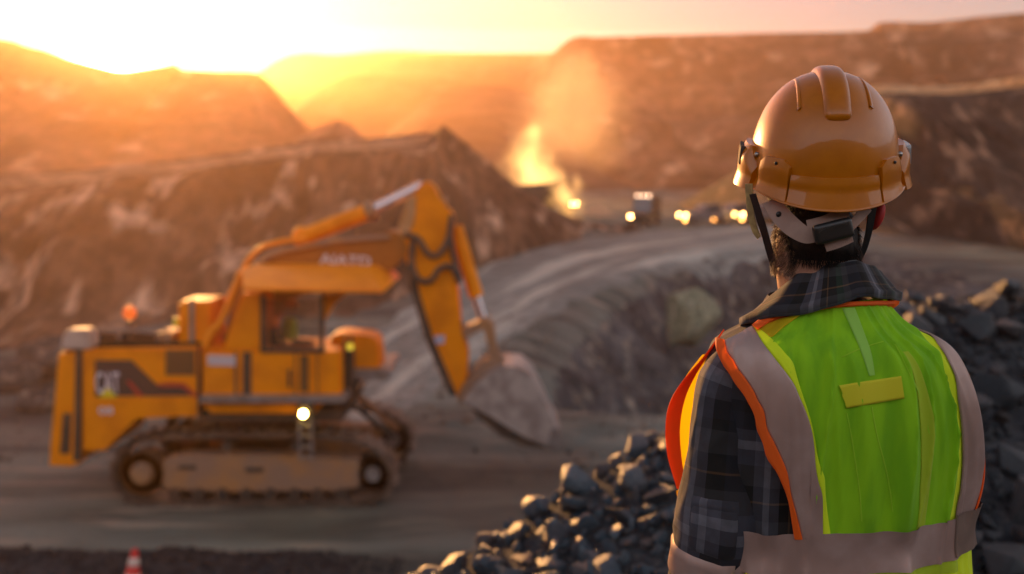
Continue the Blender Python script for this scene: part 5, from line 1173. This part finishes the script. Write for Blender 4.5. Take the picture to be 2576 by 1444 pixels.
rubble('rubble', 9000, .018, .06, (-1.6, 6.5), (1.6, 10), lambda x, y: x >= 1.1 and abs(y - cyr(x) + 1.0) < 1.9 and (x - PX) ** 2 + (y - PY) ** 2 > .2, m_rock_dark, 5, 'dark broken stones filling the gaps of the right rock heap')
rubble('gravel_bank', 5000, .02, .07, (-11, -1.8), (14.2, 16.2), lambda x, y: True, m_gravel, 6, 'dark gravel bank with the traffic cone standing in it')
rubble('loose_stones', 2600, .03, .13, (-26, 14), (20, 42), lambda x, y: not (-8.6 < x < -1 and 18 < y < 22.5), rock_mat('floor_stone', (.10, .085, .07), (.2, .16, .13), (.3, .22, .17), 3.0, bd=.02), 8, 'loose stones scattered over the pit floor')
# boulders one can tell apart
def boulder(px, Y, s, rot, mat, label, seed, z=0.0, sink=.25):
    me = rock_mesh(seed, 26, s[0], s[1], s[2], .12 * min(s)).copy(); me.materials.clear(); me.materials.append(mat); me.set_sharp_from_angle(angle=R(60))
    x = at(px, 700, Y).x; o = bpy.data.objects.new('boulder', me); col.objects.link(o); o.location = (x, Y, float(ground_h(x, Y)) + s[2] * (1 - 2 * sink) + z); o.rotation_euler = (0, 0, rot); return tag(o, label, 'boulder')
m_pale = rock_mat('pale_green_rock', (.21, .21, .14), (.30, .29, .20), (.36, .33, .25), .6, bd=.1)
m_bould = rock_mat('boulder_rock', (.07, .06, .058), (.15, .12, .105), (.30, .22, .17), .8, bd=.1)
boulder(1738, 47, (1.75, 1.4, 1.6), .4, m_pale, 'big pale green rounded boulder on the road embankment', 611, z=.9, sink=.1)
boulder(2250, 26, (1.05, .8, .55), .2, m_bould, 'low dark boulder on the pit floor right of the man', 612)
boulder(1650, 11.5, (.22, .2, .22), .2, m_bould, 'round pinkish rock behind the left edge of the vest', 613, z=0)
boulder(120, 31, (1.5, 1.1, .9), .6, m_bould, 'large grey boulder at the foot of the wall left of the excavator', 614)
boulder(30, 29.5, (1.0, .9, .7), 1.6, m_bould, 'brown boulder at the left picture edge under the pit wall', 615)
boulder(75, 27, (.8, .6, .45), 2.6, m_bould, 'low flat boulder in front of the left wall boulders', 616)
boulder(1010, 64, (1.3, 1.0, .8), 1.0, m_bould, 'dark boulder at the foot of the hill behind the boom', 617)

# traffic cone: red rubber cone with two white bands, tilted, on a square foot
m_cone = M('red_rubber', (.72, .025, .018), .45); m_cband = M('white_band', (.85, .62, .52), .5); m_cfoot = M('dark_rubber', (.03, .03, .03), .7)
c0 = at(326, 1452, 14.3); cz = float(ground_h(c0.x, 14.3))
cone = empty('traffic_cone', (c0.x, 14.3, cz + .03), .3, 'tilted red traffic cone with two white bands by the gravel bank', 'traffic cone'); cone.rotation_euler = (R(-4), R(7), .3); cone.scale = (1.1, 1.1, 1.1)
bm = bmesh.new(); bmesh.ops.create_cube(bm, size=1)
for v in bm.verts: v.co = Vector((v.co.x * .40, v.co.y * .40, v.co.z * .04))
bmesh.ops.bevel(bm, geom=bm.edges[:], offset=.012, segments=2, affect='EDGES'); bm_obj('base', bm, m_cfoot, cone, angle=40)
def lathe(name, prof, mat, parent, seg=32):
    V = []
    for r_, z in prof:
        for j in range(seg): V.append((r_ * math.cos(2 * math.pi * j / seg), r_ * math.sin(2 * math.pi * j / seg), z))
    return mesh_obj(name, V, grid_faces(len(prof), seg, wrap=True), mat, parent)
rc = lambda z: .145 - .105 * z / .66
lathe('cone_body', [(.165, .02), (.155, .035), (rc(.05), .05), (rc(.60), .60), (rc(.65), .65), (rc(.655) - .008, .665), (.012, .662)], m_cone, cone)
for z0, z1 in ((.18, .32), (.44, .55)): lathe('cone_band', [(rc(z0) + .0005, z0), (rc(z0) + .004, z0 + .003), (rc(z1) + .004, z1 - .003), (rc(z1) + .0005, z1)], m_cband, cone)
# ------------------------------------------------------------------ vehicles on the haul road
m_vdark = M('dark_vehicle_paint', (.05, .045, .04), .35, (.09, .07, .055), 2, coat=.3)
m_vgrey = M('grey_vehicle_paint', (.16, .15, .16), .3, (.11, .10, .10), 2, coat=.4)
m_tyre = M('tyre_rubber', (.02, .019, .018), .8); m_rim = M('wheel_rim', (.25, .23, .22), .4, metal=.6)
m_wind = M('windscreen', (.05, .055, .065), .08, spec=.8)
m_head = M('headlight', (1, .8, .5), .3, emit=(1.0, .50, .13), es=26)
m_fog = M('fog_light', (1, .7, .4), .3, emit=(1.0, .38, .08), es=14)
m_rooflamp = M('roof_lamp', (1, .8, .6), .3, emit=(1.0, .60, .36), es=3)
def lbox(name, c, s, mat, parent, bev=.04, taper=None, seg=2):
    bm = bmesh.new(); bmesh.ops.create_cube(bm, size=1)
    for v in bm.verts:
        k = 1.0
        if taper and v.co.z > 0: k = taper
        v.co = Vector((c[0] + v.co.x * s[0] * k, c[1] + v.co.y * s[1] * (1 if not taper else (1 + k) / 2), c[2] + v.co.z * s[2]))
    if bev: bmesh.ops.bevel(bm, geom=bm.edges[:], offset=bev, segments=seg, affect='EDGES', clamp_overlap=True)
    return bm_obj(name, bm, mat, parent, angle=40)
def lprof(name, pts, y0, y1, mat, parent, bev=.05):
    bm = bmesh.new(); f = [bm.verts.new((x, y0, z)) for x, z in pts]; k = [bm.verts.new((x, y1, z)) for x, z in pts]; n = len(pts); bm.faces.new(f); bm.faces.new(k[::-1])
    for i in range(n): bm.faces.new((f[i], k[i], k[(i + 1) % n], f[(i + 1) % n]))
    if bev: bmesh.ops.bevel(bm, geom=bm.edges[:], offset=bev, segments=2, affect='EDGES', clamp_overlap=True)
    return bm_obj(name, bm, mat, parent, angle=40)
def lrod(name, p, q, r, mat, parent, seg=20): return rod(name, p, q, r, mat, parent, seg=seg, inv=Matrix())
def wheel_at(x, y, r, w, parent):
    ty = lrod('wheel', (x, y - w / 2, r), (x, y + w / 2, r), r, m_tyre, parent, 24); lrod('rim', (x, y - w / 2 - .012, r), (x, y + w / 2 + .012, r), r * .58, m_rim, ty, 20); return ty
def copy_tree(o, parent=None):
    c = o.copy(); col.objects.link(c); c.parent = parent
    for ch in list(o.children): copy_tree(ch, c)
    return c
def make_car(name, label, cat_, group, tall=0.0, paint=m_vgrey):
    t = empty(name, (0, 0, 0), 0, label, cat_, group)                 # front looks along +x
    lprof('body', [(2.35, .45), (2.38, .95), (1.15, 1.12), (-2.45, 1.12), (-2.48, .50)], -.90, .90, paint, t, .07)
    if tall: lprof('canopy', [(1.05, 1.10), (.70, 1.92 + tall), (-2.44, 1.94 + tall), (-2.46, 1.10)], -.86, .86, paint, t, .08)
    else: lprof('cabin', [(1.0, 1.10), (.45, 1.78), (-.95, 1.80), (-1.25, 1.10)], -.80, .80, paint, t, .08)
    top = 1.82 + tall if tall else 1.70
    lprof('windscreen', [(1.03, 1.18), (.74 if tall else .52, top), (.70 if tall else .48, top), (.98, 1.18)], -.70, .70, m_wind, t, 0)
    for s in (-1, 1): lbox('side_window', (-.25, s * (.865 if tall else .805), 1.42), (1.1, .03, .42), m_wind, t, .01)
    lbox('grille', (2.375, 0, .74), (.05, 1.0, .24), m_tyre, t, .01); lbox('bumper', (2.42, 0, .50), (.14, 1.78, .20), m_tyre, t, .04)
    for s in (-1, 1):
        lrod('headlight', (2.34, s * .66, .82), (2.42, s * .66, .82), .12, m_head, t); lbox('mirror', (.95, s * 1.0, 1.22), (.10, .18, .14), paint, t, .03)
        wheel_at(1.45, s * .82, .38, .24, t); wheel_at(-1.5, s * .82, .38, .24, t)
    return t
def stand(o, px, Y, rz, dz=0.0):
    x = at(px, 560, Y).x; o.location = (x, Y, float(ground_h(x, Y)) + .06 + dz); o.rotation_euler = (0, 0, rz); return o
car = make_car('pickup_car', 'left of the two grey cars coming along the road with bright headlights', 'car', 'cars on the haul road')
lrod('fog_light', (2.40, .75, .46), (2.58, .75, .46), .09, m_fog, car)
stand(car, 1778, 88, R(-163))
c2 = copy_tree(car); c2['label'] = 'middle grey car with headlights on, between the left car and the hard hat'; stand(c2, 1848, 90, R(-163))
c3 = copy_tree(car); c3['label'] = 'grey car with one headlight showing at the edge of the man\'s ear'; stand(c3, 1916, 88, R(-160))
van = make_car('utility_truck', 'tall dark utility truck with one orange headlight and roof lamps on the road', 'truck', None, .55, m_vdark)
for s in (-.5, .0, .5): lbox('roof_lamp', (.66, s, 2.58), (.10, .26, .14), m_rooflamp, van, .03)
for ch in van.children:
    if ch.name.startswith('headlight') and ch.data.vertices[0].co.y > 0: bpy.data.objects.remove(ch); break
stand(van, 1622, 88, R(-112))

# dump truck, half hidden behind the slope
dt_ = empty('dump_truck', (0, 0, 0), 0, 'dark dump truck half hidden behind the slope under the golden dust', 'dump truck')
lprof('dump_bed', [(-3.6, 1.7), (-4.0, 3.3), (1.2, 3.5), (2.6, 3.9), (2.6, 3.6), (1.3, 3.1), (.9, 1.5)], -1.7, 1.7, m_vdark, dt_, .08)
lprof('cab', [(1.3, 1.5), (1.4, 3.0), (2.6, 3.0), (2.9, 2.2), (2.95, 1.5)], -1.3, .3, m_vdark, dt_, .06)
lprof('cab_window', [(2.62, 2.9), (2.87, 2.25), (2.90, 2.25), (2.66, 2.9)], -1.2, .2, m_wind, dt_, 0)
lbox('chassis', (-.2, 0, 1.25), (6.2, 1.5, .5), m_vdark, dt_, .05); lbox('bonnet', (3.1, 0, 1.5), (.8, 2.6, 1.1), m_vdark, dt_, .08)
for s in (-1, 1):
    for x in (2.1, -1.2, -2.7): wheel_at(x, s * 1.35, .85, .6, dt_)
    lrod('headlight', (3.48, s * .95, 1.45), (3.56, s * .95, 1.45), .16, m_head, dt_)
stand(dt_, 1362, 104, R(-18))

# ---- dust, and its golden flare over the truck: added emission for sunlit dust
def cloud(name, label, cat_, px, py, Y, rx, ry, rz, dens, aniso, colr, emit=None, es=0.0, scale=1.6, rot=0.0, cut=.5, seedv=0.0, taper=0.0):
    bm = bmesh.new(); bmesh.ops.create_icosphere(bm, subdivisions=3, radius=1.0)
    o = bm_obj(name, bm, bpy.data.materials.new(name), None, smooth=True); o.location = at(px, py, Y); o.scale = (rx, ry, rz); o.rotation_euler = (0, rot, 0)
    m = o.data.materials[0]; m.use_nodes = True; nt = m.node_tree; nt.nodes.clear()
    t = nt.nodes.new('ShaderNodeTexCoord'); ad = nt.nodes.new('ShaderNodeVectorMath'); ad.operation = 'ADD'; ad.inputs[1].default_value = (seedv, seedv * 2, seedv)
    nt.links.new(t.outputs['Object'], ad.inputs[0]); n = nt.nodes.new('ShaderNodeTexNoise'); n.inputs['Scale'].default_value = scale; n.inputs['Detail'].default_value = 3; nt.links.new(ad.outputs[0], n.inputs['Vector'])
    ln = nt.nodes.new('ShaderNodeVectorMath'); ln.operation = 'LENGTH'; nt.links.new(t.outputs['Object'], ln.inputs[0])
    def mm(op, a, b_):
        q = nt.nodes.new('ShaderNodeMath'); q.operation = op
        for i, v in enumerate((a, b_)):
            if isinstance(v, (int, float)): q.inputs[i].default_value = v
            else: nt.links.new(v, q.inputs[i])
        return q.outputs[0]
    L_ = ln.outputs['Value']
    if taper:
        sp = nt.nodes.new('ShaderNodeSeparateXYZ'); nt.links.new(t.outputs['Object'], sp.inputs[0])
        L_ = mm('ADD', L_, mm('MULTIPLY', mm('ABSOLUTE', sp.outputs['X'], 0), mm('MULTIPLY', mm('ADD', sp.outputs['Z'], .6), taper)))
    s_ = mm('ADD', L_, mm('MULTIPLY', mm('SUBTRACT', n.outputs['Fac'], .5), 2.2))
    r_ = nt.nodes.new('ShaderNodeMapRange'); r_.interpolation_type = 'SMOOTHSTEP'; nt.links.new(s_, r_.inputs[0]); r_.inputs[1].default_value = .95; r_.inputs[2].default_value = cut; r_.inputs[3].default_value = 0; r_.inputs[4].default_value = dens
    pv = nt.nodes.new('ShaderNodeVolumePrincipled'); pv.inputs['Color'].default_value = (*colr, 1); pv.inputs['Anisotropy'].default_value = aniso; nt.links.new(r_.outputs[0], pv.inputs['Density'])
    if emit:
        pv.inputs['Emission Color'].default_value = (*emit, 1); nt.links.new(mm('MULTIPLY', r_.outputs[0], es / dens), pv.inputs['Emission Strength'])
    out = nt.nodes.new('ShaderNodeOutputMaterial'); nt.links.new(pv.outputs[0], out.inputs['Volume']); return tag(o, label, cat_, kind='stuff')
cloud('dust_glow', 'bright golden dust flare with added glow over the bed of the dump truck', 'dust_glow', 1342, 425, 107, 5.2, 3.0, 5.4, .30, .6, (1, .8, .5), (1.0, .50, .15), .60, 1.9, taper=.6, cut=-.25)
cloud('dust_glow', 'smaller golden dust flare with added glow at the front of the dump truck', 'dust_glow', 1424, 500, 101, 2.4, 1.8, 3.3, .35, .6, (1, .85, .6), (1.0, .50, .15), .50, 1.9, rot=R(-12), seedv=3, cut=-.2)
cloud('dust_cloud', 'pale orange dust cloud drifting up right of the golden flare', 'dust cloud', 1440, 280, 125, 9, 7, 10.5, .10, .55, (1, .8, .6), None, 0, 1.7, seedv=7, cut=-.1)
cloud('dust_cloud', 'low dust trailing behind the slope near the dump truck', 'dust cloud', 1510, 545, 108, 3.2, 3, 2.0, .16, .55, (1, .8, .6), None, 0, 1.6, seedv=11)
# ------------------------------------------------------------------ haze
m_haze = bpy.data.materials.new('haze'); m_haze.use_nodes = True
nt = m_haze.node_tree; nt.nodes.clear()
pv = nt.nodes.new('ShaderNodeVolumePrincipled'); out = nt.nodes.new('ShaderNodeOutputMaterial')
pv.inputs['Color'].default_value = (1.0, 0.61, 0.35, 1); pv.inputs['Density'].default_value = 0.00064; pv.inputs['Anisotropy'].default_value = 0.74
nt.links.new(pv.outputs[0], out.inputs['Volume'])
bm = bmesh.new(); bmesh.ops.create_cube(bm, size=1)
for v in bm.verts: v.co = Vector((v.co.x * 2840, 600 + v.co.y * 1540, 61 + v.co.z * 134))
hz = bm_obj('haze', bm, m_haze); tag(hz, 'warm dusty haze filling the whole pit', 'haze', kind='stuff')
